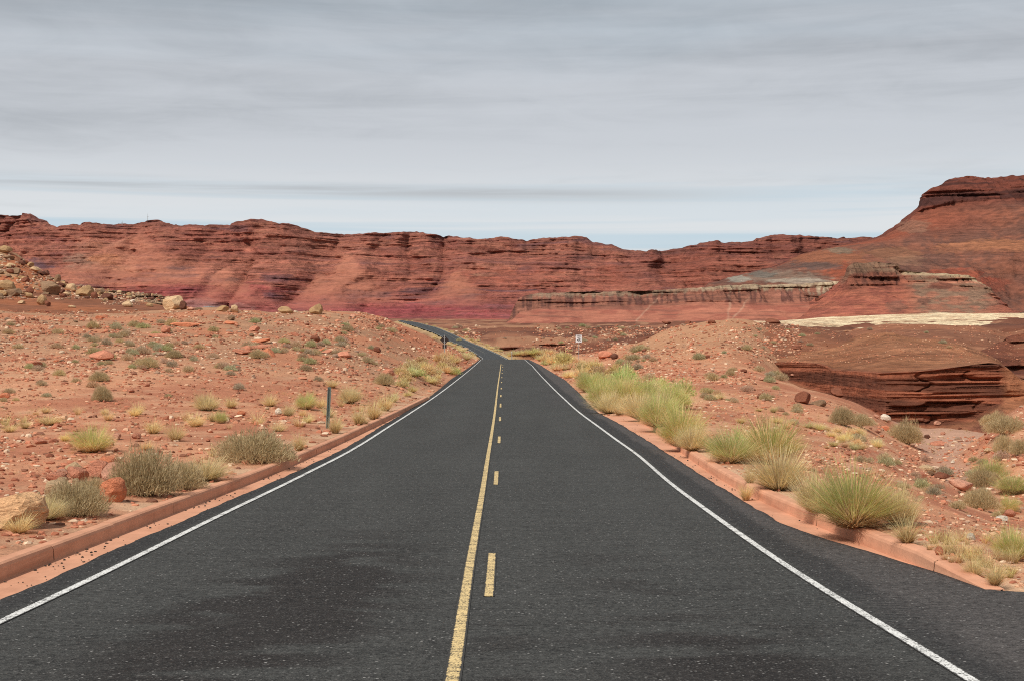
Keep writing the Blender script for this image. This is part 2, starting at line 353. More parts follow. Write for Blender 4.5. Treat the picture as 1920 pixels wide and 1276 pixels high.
_p = road_pts([(1863, 1105), (1780, 1077), (1653, 1037), (1590, 1012), (1520, 983), (1413, 927), (1330, 880), (1280, 850), (1235, 816), (1185, 782)])
_q = np.polyfit([a for a, b in _p], [b for a, b in _p], 3); _y0, _y1 = _p[0][0], _p[-1][0]
C_KR = (C_KR[0], np.where((C_KR[0] > _y0 - 3) & (C_KR[0] < _y1 + 3), np.polyval(_q, np.clip(C_KR[0], _y0, _y1)), C_KR[1]))
print('kerb fit error', [round(float(np.polyval(_q, a) - b), 2) for a, b in _p])
def cx_(c, Y): return np.interp(Y, c[0], c[1])
KL0, KL1 = -30.0, 71.0          # left kerb from behind the camera to its end
KR0, KR1 = Yof(1104), 53.0      # right kerb
# near the camera the surfacing widens on the right into a side opening
def asph_right(Y):
    x = cx_(C_AR, Y); return np.where(Y < KR0, x + 1.3 * np.clip(KR0 - Y, 0, 2.0) + 4.0 * np.clip(KR0 - Y, 0, 2.0) ** 2, x)

def ribbon(name, Ys, XL, XR, Zf, ncol, mat, colf=None, jag=0.0, skirt=0.0, dz=0.0):
    t = np.linspace(0, 1, ncol)[None, :]
    X = XL[:, None] * (1 - t) + XR[:, None] * t
    Y = np.repeat(Ys[:, None], ncol, 1); Z = np.repeat(Zf[:, None], ncol, 1) + dz
    if jag:
        X[:, 0] += jag * (fbm(Ys * 1.7, Ys * 0, o=4, s=5) - .5) * 2; X[:, -1] += jag * (fbm(Ys * 1.7, Ys * 0 + 9, o=4, s=6) - .5) * 2
    if skirt:
        X = np.hstack([X[:, :1] - .01, X, X[:, -1:] + .01]); Y = np.hstack([Y[:, :1], Y, Y[:, -1:]]); Z = np.hstack([Z[:, :1] - skirt, Z, Z[:, -1:] - skirt])
    nr, nc = X.shape
    V = np.stack([X, Y, Z], -1).reshape(-1, 3)
    col = colf(X, Y).reshape(-1, 3) if colf else None
    me = mesh_np(name, V, grid_faces(nr, nc), col, True, mat)
    uvl = me.uv_layers.new(name='UVMap'); tt = np.linspace(0, 1, nc)
    li = np.zeros(len(me.loops), np.int32); me.loops.foreach_get('vertex_index', li)
    uv = np.stack([tt[li % nc], V[li, 1]], -1); uvl.data.foreach_set('uv', uv.ravel())
    return me
YR = np.concatenate([np.arange(-60, 0, 2.0), np.arange(0, 24, .12), np.arange(24, 60, .4), np.arange(60, 225, 1.0), np.arange(225, 1000, 4.0)])
def road_col(X, Y):
    base = np.array((0.0530, 0.0528, 0.0488)); c = np.tile(base, X.shape + (1,))
    n = fbm(X * 1.3, Y * 2.6, o=5, s=3)
    # tyre-worn brownish patches in the wheel paths
    def blob(x0, y0, rx, ry): return np.exp(-(((X - x0 - (Y - y0) * .0) / rx) ** 2 + ((Y - y0) / ry) ** 2))
    st = blob(-1.65, 12.5, .75, 4.2) * .95 + blob(-2.3, 10.6, .6, 2.5) * .7 + blob(1.45, 9.5, .8, 3.0) * .8 + blob(-.1, 9, .25, 3) * .5 + blob(1.0, 14, .5, 3) * .25
    m = sstep(.44, .51, n + .25 * (np.clip(st, 0, 1) - .5)) * np.clip(st * 1.5, 0, 1)
    c = mix(c, (0.024, 0.020, 0.018), m * .92)
    # faint longer wheel tracks
    for x0 in (-2.9, -1.2, .9, 2.2): c = mix(c, (0.042, 0.040, 0.037), .35 * np.exp(-((X - x0) / .3) ** 2) * sstep(.3, .7, fbm(X, Y * .1, s=8)))
    far = sstep(54.0, 55.5, Y); c = mix(c, (0.0515, 0.0515, 0.048), far)
    c = mix(c, (0.053, 0.050, 0.048), sstep(1, 2, X) * sstep(59, 60, Y) * (1 - sstep(80, 100, Y)) * .6)
    c = mix(c, (0.048, 0.051, 0.053), sstep(235, 300, Y))
    wr = cx_(C_WR, Y); wl = cx_(C_WL, Y)
    nn = (fbm(Y * .8, Y * 0, s=4) - .5) * .18
    c = mix(c, (0.036, 0.034, 0.033), sstep(.05, .12, X - wr) * (1 - sstep(235, 260, Y)))
    c = mix(c, (0.074, 0.066, 0.062), sstep(.42, .50, X - wr + nn) * (1 - sstep(200, 230, Y)))
    c = mix(c, (0.033, 0.032, 0.031), sstep(.06, .14, wl - X))
    return c
road_z = roadZ(YR)
road = link(bpy.data.objects.new('road', ribbon('road', YR, cx_(C_AL, YR), asph_right(YR), road_z, 90, M_ASPH, road_col, 0.035, 0.06)))
tag(road, 'two-lane dark asphalt road with yellow and white lines running to the hills', None, None, 'structure')

def stripe(name, c, w, y0, y1, mat, off=0.0, step=0.5):
    Ys = np.arange(y0, y1 + 1e-6, step if y1 - y0 > 4 * step else (y1 - y0) / 6)
    x = cx_(c, Ys) + off
    sl_ = np.gradient(x, Ys) if len(Ys) > 2 else 0
    ww = w * np.sqrt(1 + sl_ ** 2)
    return link(bpy.data.objects.new(name, ribbon(name, Ys, x - ww / 2, x + ww / 2, roadZ(Ys) + 0.006, 3, mat)), road)
tag(stripe('edge_line', C_WL, 0.108, -60, 226, M_WHITE), 'white line along the left road edge')
tag(stripe('edge_line', C_WR, 0.105, -60, 226, M_WHITE), 'white line along the right road edge')
stripe('edge_line', C_WR, 0.14, 330, 860, M_WHITE, 0, 4); stripe('edge_line', C_WL, 0.12, 330, 860, M_WHITE, 0, 4)
tag(stripe('centre_line', C_YS, 0.112, -60, Yof(682), M_YELLOW), 'solid yellow centre line')
stripe('centre_line', C_YS, 0.12, 420, 840, simple_mat('worn_yellow', (0.20, 0.18, 0.13)), 0, 4)
DX = [(921, 1076), (930, 895), (936, 824), (937.5, 785), (938.5, 759), (939, 741.5), (940, 727.6), (940.5, 716), (941, 707), (941.5, 699), (942, 693), (942.5, 687.4), (943, 683.5)]
DR = {0: (1118, 1034), 1: (908, 883), 2: (830, 817), 3: (788.7, 780), 4: (763, 756)}
C_DS = smooth_curve(curve_of(DX), 3)
for i, (px, py) in enumerate(DX):
    if i in DR: a, b2 = Yof(DR[i][0]), Yof(DR[i][1])
    else: yc = Yof(py); a, b2 = yc - 1.6, yc + 1.6
    stripe('centre_dash', C_DS, 0.10, a, b2, M_YELLOW, 0, 0.5)
stripe('centre_dash', C_DS, 0.10, -6, -3, M_YELLOW)

# ---------------------------------------------------------------- kerbs and gutters
def kerb(name, c, y0, y1, side, ramp0=0, ramp1=0, joints=()):
    prof = [(0.0, -.08), (0.012, .105), (0.024, .132), (0.05, .148), (0.165, .150), (0.182, .138), (0.186, -.25)]
    V, Q = [], []
    js = [y0] + sorted(joints) + [y1]
    for a, b_ in zip(js[:-1], js[1:]):
        a += .009; b_ -= .009
        if b_ - a < .1: continue
        n = max(2, int((b_ - a) / .4)); ys = np.linspace(a, b_, n + 1); base = len(V); np_ = len(prof)
        jit = (random.uniform(-.006, .006), random.uniform(-.004, .004))
        for y in ys:
            s = 1.0
            if ramp0 and y < y0 + ramp0: s = max(.03, (y - y0) / ramp0)
            if ramp1 and y > y1 - ramp1: s = max(.03, (y1 - y) / ramp1)
            for o_, z in prof: V.append((float(cx_(c, y)) + side * (o_ + jit[0]), y, float(roadZ(y)) + (z * s if z > 0 else z) + jit[1]))
        for i in range(n):
            for j in range(np_ - 1):
                q = [base + i * np_ + j, base + i * np_ + j + 1, base + (i + 1) * np_ + j + 1, base + (i + 1) * np_ + j]
                Q.append(q if side > 0 else q[::-1])
        V_end = [base + j for j in range(np_)]; 
        for e in (base, base + n * np_):
            for j in range(1, np_ - 2): Q.append([e, e + j, e + j + 1, e + np_ - 1] if (e == base) == (side > 0) else [e + np_ - 1, e + j + 1, e + j, e])
    me = mesh_np(name, V, Q, None, False, M_CONC)
    return me
KJL = [Yof(p) for p in (1047, 1003, 960, 918, 880, 850, 822, 797, 776)] + [-20, -14, -8, -2, 4, 9]
kl = link(bpy.data.objects.new('kerb', kerb('kerb', C_KL, KL0, KL1, -1, 0, 1.5, KJL)))
tag(kl, 'red concrete kerb along the left side of the road', None, None, 'structure')
KJR = [Yof(p) for p in (1069, 1028, 983, 940, 905, 870, 838, 812, 795)]
kr = link(bpy.data.objects.new('kerb', kerb('kerb', C_KR, KR0, KR1, 1, 1.7, 1.2, KJR)))
tag(kr, 'red concrete kerb on the right side, ending in a ramp', None, None, 'structure')
def gutter(c, ca, y0, y1, side, parent):
    Ys = np.arange(y0, y1, .5); a = cx_(c, Ys) + side * .05; b_ = cx_(ca, Ys) - side * .25
    zz_ = roadZ(Ys) - .012
    L_, R_ = (a, b_) if side < 0 else (b_, a)
    o = link(bpy.data.objects.new('gutter', ribbon('gutter', Ys, L_, R_, zz_, 4, M_CONC)), parent); return o
gutter(C_KL, C_AL, KL0, KL1 - .2, -1, kl); gutter(C_KR, C_AR, KR0 + .5, KR1 + .8, 1, kr)

# ---------------------------------------------------------------- ground heightfield
TAB = {  # photo column : [(distance, height), ...]
 -900: [(8, -.1), (20, -.2), (45, .6), (80, 2.5), (110, 4.5), (150, 5), (260, 5)],
 -300: [(8, -.1), (20, -.3), (30, -.4), (45, -.1), (60, .7), (80, 1.8), (110, 3.9), (150, 3.8), (260, 4)],
 0: [(8, -.1), (20, -.36), (30, -.5), (45, -.35), (60, .3), (80, 1.4), (95, 2.6), (110, 3.75), (150, 3.5), (260, 3.6)],
 200: [(12, -.2), (20, -.36), (30, -.5), (45, -.4), (60, .2), (80, 1.2), (95, 2.3), (110, 3.35), (130, 3.9), (150, 3.6), (260, 3.6)],
 400: [(20, -.38), (30, -.55), (45, -.5), (60, .05), (80, 1.0), (95, 2.2), (110, 3.85), (125, 4.35), (150, 4.4), (200, 4.0), (260, 4)],
 600: [(30, -.58), (45, -.68), (60, -.45), (80, .5), (95, 1.4), (110, 2.5), (130, 3.8), (150, 4.55), (180, 4.9), (200, 4.8), (260, 4)],
 700: [(45, -.7), (60, -.72), (80, -.1), (95, .6), (110, 1.5), (130, 2.7), (150, 3.8), (180, 4.9), (200, 5.1), (230, 5.0), (260, 4.4)],
 755: [(60, -.8), (80, -.55), (110, .5), (150, 2.2), (200, 3.9), (230, 4.2), (260, 4.0), (300, 3.5)],
 800: [(80, -.85), (110, -.3), (150, .7), (200, 1.8), (230, 2.3), (260, 2.2), (300, 2.3)],
 850: [(110, -.8), (150, -.5), (200, .1), (230, .3), (260, .0), (300, -1.), (360, -1.5)],
 890: [(150, -.95), (200, -.75), (225, -.8), (260, -2), (300, -3), (360, -3)],
 1000: [(223, -1.0), (240, -1.5), (260, -3.2), (300, -4.2), (360, -4)],
 1050: [(110, -1.0), (150, -.95), (200, -.7), (223, -.6), (260, -2.8), (300, -4.2), (360, -4)],
 1100: [(60, -.8), (80, -.85), (110, -.85), (150, -.5), (200, -.25), (230, -.3), (260, -2.5), (300, -4)],
 1170: [(50, -.8), (80, -.75), (110, -.45), (150, .3), (180, .7), (215, .9), (260, -1.5), (300, -3)],
 1250: [(45, -.75), (60, -.78), (80, -.45), (110, .3), (130, 1.4), (160, 3.0), (180, 3.2), (200, 2.5), (260, -1)],
 1330: [(30, -.6), (45, -.75), (60, -.75), (80, -.45), (105, .3), (130, 2.0), (160, 3.75), (185, 3.4), (260, 0)],
 1420: [(30, -.7), (45, -.9), (60, -.95), (80, -.65), (100, -.1), (115, .7), (135, 2.3), (160, 3.7), (190, 3.3), (260, 1)],
 1500: [(22, -.5), (30, -.85), (45, -1.1), (60, -1.2), (80, -1.0), (95, -1.1), (110, -1.9), (140, -1.5), (200, 0)],
 1600: [(20, -.5), (30, -1.05), (45, -1.4), (60, -1.65), (80, -1.7), (90, -1.9), (100, -3.2), (140, -3.4), (200, -2)],
 1700: [(17, -.35), (22, -.7), (30, -1.3), (45, -2.05), (60, -2.75), (72, -3.2), (82, -3.35), (140, -3.4), (200, -2)],
 1800: [(14, -.2), (20, -.75), (30, -1.65), (40, -2.5), (52, -3.1), (65, -3.35), (82, -3.4), (140, -3.4), (200, -2)],
 1900: [(12.5, -.25), (16, -.6), (22, -1.15), (30, -2.0), (38, -2.7), (48, -2.8), (54, -2.2), (60, -1.5), (66, -1.3), (72, -2.9), (90, -3.4), (200, -2)],
 2100: [(12.5, -.3), (22, -1.3), (30, -2.2), (45, -2.3), (60, -.6), (70, -.2), (90, -2), (200, 0)],
 2800: [(8, -.3), (22, -1.8), (45, -2), (60, 0.5), (90, 1.5), (200, 3)],
}
def wy(px, py, Y): return (px, Y, ZC + (CY - py) * Y / F)
FARP = [  # (px, py, Y) of the basin and plain beyond
 (1000, 672, 400), (1100, 666, 400), (1200, 655, 400), (1300, 640, 400), (1500, 640, 400),
 (900, 648, 520), (1000, 650, 500), (1100, 648, 500), (1200, 640, 520), (1400, 630, 520),
 (850, 631, 620), (1000, 636, 620), (1200, 628, 650), (1500, 620, 650),
 (700, 615, 860), (800, 606, 900), (900, 613, 900), (1000, 618, 900), (1200, 616, 900), (1500, 610, 900), (2100, 600, 900),
 (0, 610, 500), (400, 612, 500), (650, 622, 500), (780, 634, 560), (0, 608, 900), (500, 608, 900),
 (0, 603, 1500), (700, 602, 1300), (900, 603.5, 1500), (1100, 606, 1500), (1300, 605, 1500), (1600, 603, 1500), (2100, 600, 1500), (-600, 600, 1500), (2600, 600, 1500),
 (-600, 600, 3300), (0, 600, 3300), (900, 599, 3300), (1500, 600, 3300), (2600, 600, 3300),
 (-600, 610, 9000), (900, 610, 9000), (2600, 610, 9000)]
P = []
for px, l in TAB.items():
    for Y, z in l: P.append((px, Y, z))
P += [wy(*p) for p in FARP]
P = np.array(P, float)
def key(px, Y): return np.stack([np.asarray(px) / 210.0, np.log(np.maximum(Y, 5)) * 3.2], -1)
PK = key(P[:, 0], P[:, 1])
def phi(r2): return np.sqrt(r2 + 0.06)
A = phi(((PK[:, None] - PK[None]) ** 2).sum(-1)); np.fill_diagonal(A, A.diagonal() - 0.03)
Pv = P[:, 2] / np.maximum(P[:, 1], 30) ** .5      # tame the far values
Wt = np.linalg.lstsq(np.block([[A, np.ones((len(P), 1))], [np.ones((1, len(P))), np.zeros((1, 1))]]), np.append(Pv, 0), rcond=None)[0]
pxs = np.concatenate([np.linspace(-5200, -160, 60), np.arange(-130, 2060, 4.0), np.linspace(2090, 7200, 60)])
Ys_ = [-300, -120, -50, -20, -8, 0, 3]
y = 5.0
while y < 14000: Ys_.append(y); y *= 1.0085 if y < 420 else 1.022
Ys_ = np.array(Ys_)
PXg, Yg = np.meshgrid(pxs, Ys_)
Yeff = np.maximum(Yg, 8.0) + np.maximum(-Yg, 0) * .5
Xg = (PXg - CX) / F * Yeff
def rbf(px, Y):
    px = np.clip(px, -900, 2800); Y = np.maximum(Y, 8)
    k = key(px, Y).reshape(-1, 2); out = np.empty(len(k))
    for i in range(0, len(k), 20000):
        d = ((k[i:i + 20000, None] - PK[None]) ** 2).sum(-1); out[i:i + 20000] = phi(d) @ Wt[:-1] + Wt[-1]
    return out.reshape(np.shape(px)) * np.maximum(Y, 30) ** .5
Zg = rbf(PXg, Yg)
amp = np.clip(Yg / 40.0, .25, 12) * 0.16
Zg += amp * (fbm(Xg / 3.1, Yg / 3.1, o=4, s=21) - .5) * np.clip(1.2 - Yg / 900, 0.1, 1)
Zg += np.clip(Yg / 60, 0, 5) * .55 * (fbm(Xg / 17, Yg / 17, o=3, s=31) - .5)
Zg += .05 * (fbm(Xg / .7, Yg / .7, o=3, s=41) - .5) * (Yg < 80)
lay = fbm(Xg / 60, Yg / 14, o=4, s=51)
Zg += sstep(700, 1600, Yg) * (1 - sstep(3500, 6000, Yg)) * 9 * (fbm(Xg / 160, Yg / 300, o=4, s=55) - .5)
basin = sstep(300, 400, Yg) * (1 - sstep(1400, 2000, Yg)) * sstep(860, 960, PXg)
Zg += basin * 1.8 * (sstep(.45, .52, lay) + sstep(.55, .60, lay) - .8)
al, ar = cx_(C_AL, Yg), asph_right(Yg)
kerbL = (Yg < KL1); kerbR = (Yg > KR0) & (Yg < KR1)
el = np.where(kerbL, cx_(C_KL, Yg) - .17, al - .02); er = np.where(kerbR, cx_(C_KR, Yg) + .17, ar + .02)
dist = np.maximum(np.maximum(el - Xg, Xg - er), 0); inside = (Xg > el) & (Xg < er)
left = Xg < (el + er) / 2
lift = np.where(left, np.where(kerbL, .125, -.03), np.where(kerbR, .125, -.03))
lift = np.where((~left) & (Yg >= KR0) & (Yg < KR0 + 1.9), -.05 + .175 * (Yg - KR0) / 1.9, lift)
wb = np.where(Yg < 240, 1.6, 9.0)
t = sstep(0, 1, dist / wb)
Zr = roadZ(Yg)
Zn = np.where(inside, Zr - np.where(Yg < 300, .16, .7), (Zr + lift) * (1 - t) + Zg * t)
Zn = np.where(inside & (dist <= 0) & (np.minimum(Xg - el, er - Xg) < .07) & (Yg < 75), Zr - .16, Zn)
on_road_reach = sstep(1000, 860, Yg)
Zg = Zn * on_road_reach + Zg * (1 - on_road_reach)
# colours of the ground
n1_ = fbm(Xg / 6, Yg / 6, o=4, s=61); n2_ = fbm(Xg / 1.3, Yg / 1.3, o=4, s=62); n3_ = fbm(Xg / 30, Yg / 30, o=4, s=63)
sand = mix(alb(200, 134, 103), alb(178, 108, 82), sstep(.35, .65, n1_)); sand = mix(sand, alb(208, 156, 126), sstep(.5, .75, n2_) * .5)
cg = sand
lefts = sstep(900, 700, PXg) * sstep(52, 95, Yg); cg = mix(cg, mix(alb(176, 128, 100), alb(158, 112, 88), sstep(.4, .6, n2_)), lefts * .8)
cg = mix(cg, alb(196, 116, 84), lefts * sstep(.52, .62, n1_) * .6)
cg = mix(cg, alb(190, 112, 82), sstep(640, 740, PXg) * sstep(895, 860, PXg) * sstep(120, 160, Yg) * .8)       # cut bank beside the far bend
cg = mix(cg, alb(178, 126, 96), sstep(1120, 1200, PXg) * sstep(95, 125, Yg) * (1 - sstep(220, 260, Yg)) * .85)
wash = sstep(-2.85, -3.15, Zg) * sstep(1550, 1650, PXg) * (Yg < 150); cg = mix(cg, alb(186, 138, 120), wash)
bas = sstep(235, 300, Yg); bcol = mix(alb(138, 82, 62), alb(116, 66, 50), sstep(.4, .6, lay)); bcol = mix(bcol, alb(160, 104, 80), sstep(.56, .68, n3_) * .6)
bcol = mix(bcol, alb(90, 52, 42), sstep(.56, .64, fbm(Xg / 50, Yg / 16, o=5, s=71)) * .75); bcol = mix(bcol, alb(176, 124, 96), sstep(.58, .66, fbm(Xg / 22, Yg / 20, o=5, s=72)) * .6)
cg = mix(cg, bcol, bas)
cg = mix(cg, alb(176, 116, 88), sstep(1250, 1450, Yg) * sstep(1080, 1130, PXg) * .8)
cg = mix(cg, alb(190, 158, 116), np.exp(-(dist / 3.5) ** 2) * (Yg > 300) * (Yg < 870) * .8)                     # pale verge of the far road
cg = mix(cg, alb(165, 78, 68), sstep(2200, 3000, Yg))
edge = np.exp(-(dist / .9) ** 2) * (Yg < 80); cg = mix(cg, mix(alb(190, 134, 106), alb(208, 164, 136), sstep(.45, .6, n2_)), edge * .75)
ground = link(bpy.data.objects.new('ground', mesh_np('ground', np.stack([Xg, Yg, Zg], -1).reshape(-1, 3), grid_faces(*Xg.shape), cg.reshape(-1, 3), True, M_GROUND)))
tag(ground, 'red sandy desert ground with gravel on both sides of the road', None, None, 'structure')

# ---------------------------------------------------------------- lofted landforms
def loft(name, label, px, rails, counts, mat, colf, disp=None, kind='structure', crest=None):
    px = np.asarray(px, float); rp = []
    for r in rails:
        a = np.array(r, float); rp.append((np.interp(px, a[:, 0], a[:, 1]), np.interp(px, a[:, 0], a[:, 2])))
    PY, YY, T = [], [], []
    for i, n in enumerate(counts):
        last = i == len(counts) - 1
        for k in range(n + (1 if last else 0)):
            u = k / n; PY.append(rp[i][0] * (1 - u) + rp[i + 1][0] * u); YY.append(rp[i][1] * (1 - u) + rp[i + 1][1] * u); T.append(np.full(len(px), i + u))
    PY, YY, T = np.array(PY), np.array(YY), np.array(T); PX = np.repeat(px[None], len(PY), 0)
    X = (PX - CX) / F * YY; Y = YY.copy(); Z = ZC + (CY - PY) * YY / F
    if disp: X, Y, Z = disp(X, Y, Z, PX, PY, T)
    col = colf(X, Y, Z, PX, PY, T)
    o = link(bpy.data.objects.new(name, mesh_np(name, np.stack([X, Y, Z], -1).reshape(-1, 3), grid_faces(*X.shape), col.reshape(-1, col.shape[-1]), True, mat)))
    tag(o, label, None, None, kind); return o
def L(pts, Y): return [(a, b, Y if not callable(Y) else Y(a)) for a, b in pts]
def strata(X, Z, p, s=0, wx=40.0):
    """0..1 staircase of beds of thickness about p metres"""
    z = Z / p + 2.0 * fbm(X / (wx * 3), Z * 0, o=2, s=s + 5)
    return 0.6 * vn(z, X / wx, s=s) + 0.4 * vn(z * 2.3, X / (wx * .6), s=s + 1)
def blobmix(c, PX, PY, lst, s=0):
    for cx0, cy0, rx, ry, colr, k in lst:
        w = ((PX - cx0) / rx) ** 2 + ((PY - cy0) / ry) ** 2 + (fbm(PX / (rx * .5), PY / (ry * .5), o=4, s=s) - .5) * 1.6 + (fbm(PX / 9., PY / 2.6, o=3, s=s + 3) - .5) * 1.5
        c = mix(c, alb(*colr), sstep(1.25, .45, w) * k)
    return c

K_ALB = np.array((1.09, 1.10, .98))
SKY = [(-1500, 400), (-900, 415), (-500, 398), (-200, 410), (-60, 400), (0, 403), (12, 402), (25, 397), (42, 400), (48, 408), (75, 413), (88, 421), (103, 426), (118, 422), (140, 419), (165, 415.5), (175, 419), (190, 421), (240, 420), (255, 417), (272, 412.5), (290, 416), (300, 420), (325, 424), (360, 423), (420, 423), (436, 416), (450, 414.5), (480, 412), (505, 416), (520, 419), (550, 422), (580, 433), (610, 436), (640, 438), (700, 436.5), (740, 436.5), (765, 434), (778, 432.5), (800, 438), (815, 439), (828, 445), (850, 443), (900, 447.5), (930, 443), (945, 441), (962, 447), (990, 449), (1020, 444), (1060, 443), (1085, 440.5), (1105, 443), (1118, 452), (1130, 455), (1150, 457), (1175, 467), (1210, 470), (1260, 469), (1290, 463), (1312, 460), (1316, 456), (1330, 453), (1350, 451), (1362, 456), (1380, 453), (1400, 452.5), (1420, 452), (1425, 447), (1453, 442), (1477, 440), (1513, 442), (1567, 445), (1613, 445), (1660, 445), (1750, 450), (1900, 440), (2300, 430), (3200, 445)]
SK = np.array(SKY, float)
pxf = np.arange(-900, 2800, 2.6)
skf = np.interp(pxf, SK[:, 0], SK[:, 1]) - 2.2 * (fbm(pxf / 9.0, pxf * 0, o=4, s=2) - .5) * 2
skr = lambda d, Y, a=0: [(p, s + d + a * (vn(p / 70., 0, s=9) - .5), Y) for p, s in zip(pxf, skf)]
flat = lambda py, Y: [(-900, py, Y), (2800, py, Y)]
def farY(p): return 0
rails = [flat(612, 3150), flat(590, 3330), flat(560, 3520), flat(528, 3650), flat(492, 3820), skr(30, 3960, 10), skr(10, 4010, 4), skr(0, 4050), skr(14, 4600)]
cnt = [10, 34, 34, 40, 40, 28, 14, 3]
TAL = [(652, 474, 84, 562), (590, 508, 62, 575), (250, 438, 170, 530), (1085, 530, 70, 600), (850, 505, 62, 570), (420, 500, 70, 565)]
def talus(PX, PY):
    m = np.zeros_like(PX)
    for ax, ay, hw, by in TAL:
        u = (PY - ay) / (by - ay); w = np.clip(u, 0, 1) * hw + 4
        m = np.maximum(m, (.35 + .65 * fbm(PX / 22, PY / 7, o=4, s=66)) * sstep(1.4, .5, np.abs(PX - ax + 34 * (fbm(PY / 16., PX * 0 + ax, o=3) - .5)) / w) * sstep(-.02, .1, u) * sstep(1.15, .95, u))
    return m
def far_disp(X, Y, Z, PX, PY, T):
    tm = talus(PX, PY); front = sstep(0, 1.0, T) * (1 - sstep(7, 7.9, T)); front0 = sstep(0, 1.0, T)
    g = fbm(X / 260, Z / 260, o=4, s=81) - .5; g2 = np.abs(fbm(X / 90, Z / 160, o=4, s=82) - .5)
    rid = 1 - np.abs(2 * fbm(X / 190 + .5 * fbm(X / 400, Z / 90, o=2, s=85), Z / 900, o=3, s=84) - 1)
    Y = Y + front * (g * 170 + g2 * 100 * (1 - tm * .7) + 0)
    dy_ = front0 * rid ** 3 * 120 * (1 - tm * .5); Z = Z + np.maximum(Z - ZC, 0) * dy_ / Y * sstep(3, 6, T); Y = Y + dy_
    st = strata(X, Z, 17.0, 3, 260.); Y = Y - front * (1 - tm * .92) * 9 * (sstep(.42, .58, st))
    st2 = strata(X, Z, 6.5, 13, 120.); Y = Y - front * (1 - tm) * 6 * sstep(.42, .58, st2)
    Y = Y + front * 22 * (fbm(X / 20, Z / 14, o=4, s=90) - .5) + front * 60 * (np.abs(fbm((X + Z * 1.2) / 60, Z / 90, o=3, s=91) - .5)) * (1 - tm)
    Y = Y + 0 * (fbm(X / 14, Z / 10, o=3, s=90) - .5) * (1 - .7 * tm)
    return X, Y, Z
FB = [(60, 494, 48, 11, (98, 76, 92), .8), (110, 470, 30, 30, (135, 78, 76), .6), (190, 482, 75, 34, (176, 116, 98), .8), (150, 492, 38, 16, (150, 122, 108), .6), (190, 485, 26, 13, (212, 134, 94), .9), (176, 468, 18, 14, (190, 118, 92), .7), (225, 505, 36, 8, (184, 122, 96), .7),
      (180, 515, 40, 5, (125, 76, 88), .7), (240, 524, 55, 5, (112, 72, 84), .8), (335, 503, 27, 8, (84, 68, 80), .9), (268, 500, 18, 7, (112, 68, 72), .8), (330, 516, 42, 6, (98, 72, 84), .8), (395, 526, 20, 14, (112, 72, 84), .6), (430, 524, 14, 5, (80, 58, 66), .8),
      (330, 552, 190, 26, (152, 62, 66), .75), (375, 572, 34, 14, (170, 118, 118), .8), (390, 578, 22, 5, (165, 165, 170), .8), (440, 577, 26, 9, (178, 124, 118), .7), (510, 520, 28, 12, (106, 70, 80), .7), (505, 555, 20, 8, (96, 66, 80), .8), (520, 470, 60, 18, (140, 84, 76), .5),
      (555, 440, 30, 20, (128, 74, 68), .5), (700, 495, 26, 8, (118, 74, 74), .7), (820, 445, 18, 12, (122, 70, 66), .7), (850, 458, 14, 12, (130, 74, 70), .6), (815, 520, 14, 10, (115, 64, 64), .7), (700, 550, 34, 8, (98, 68, 80), .8), (655, 552, 28, 9, (100, 70, 82), .8),
      (800, 545, 80, 7, (105, 68, 78), .7), (850, 570, 60, 12, (120, 66, 78), .6), (780, 580, 160, 16, (158, 66, 74), .8), (985, 505, 20, 8, (104, 72, 78), .8), (910, 513, 28, 4, (150, 128, 106), .8), (690, 520, 100, 24, (172, 96, 78), .4), (960, 520, 120, 18, (178, 92, 70), .5),
      (1090, 478, 36, 7, (112, 72, 72), .7), (1160, 520, 60, 25, (170, 88, 66), .5), (1220, 500, 60, 24, (120, 70, 66), .5), (1250, 475, 90, 10, (110, 68, 66), .6), (1330, 500, 90, 26, (158, 84, 64), .6), (1500, 465, 120, 18, (122, 68, 60), .6), (1370, 470, 30, 10, (100, 62, 64), .5),
      (940, 572, 40, 6, (150, 80, 84), .6), (1000, 470, 260, 9, (160, 98, 80), .5), (600, 460, 160, 10, (164, 102, 84), .5)]
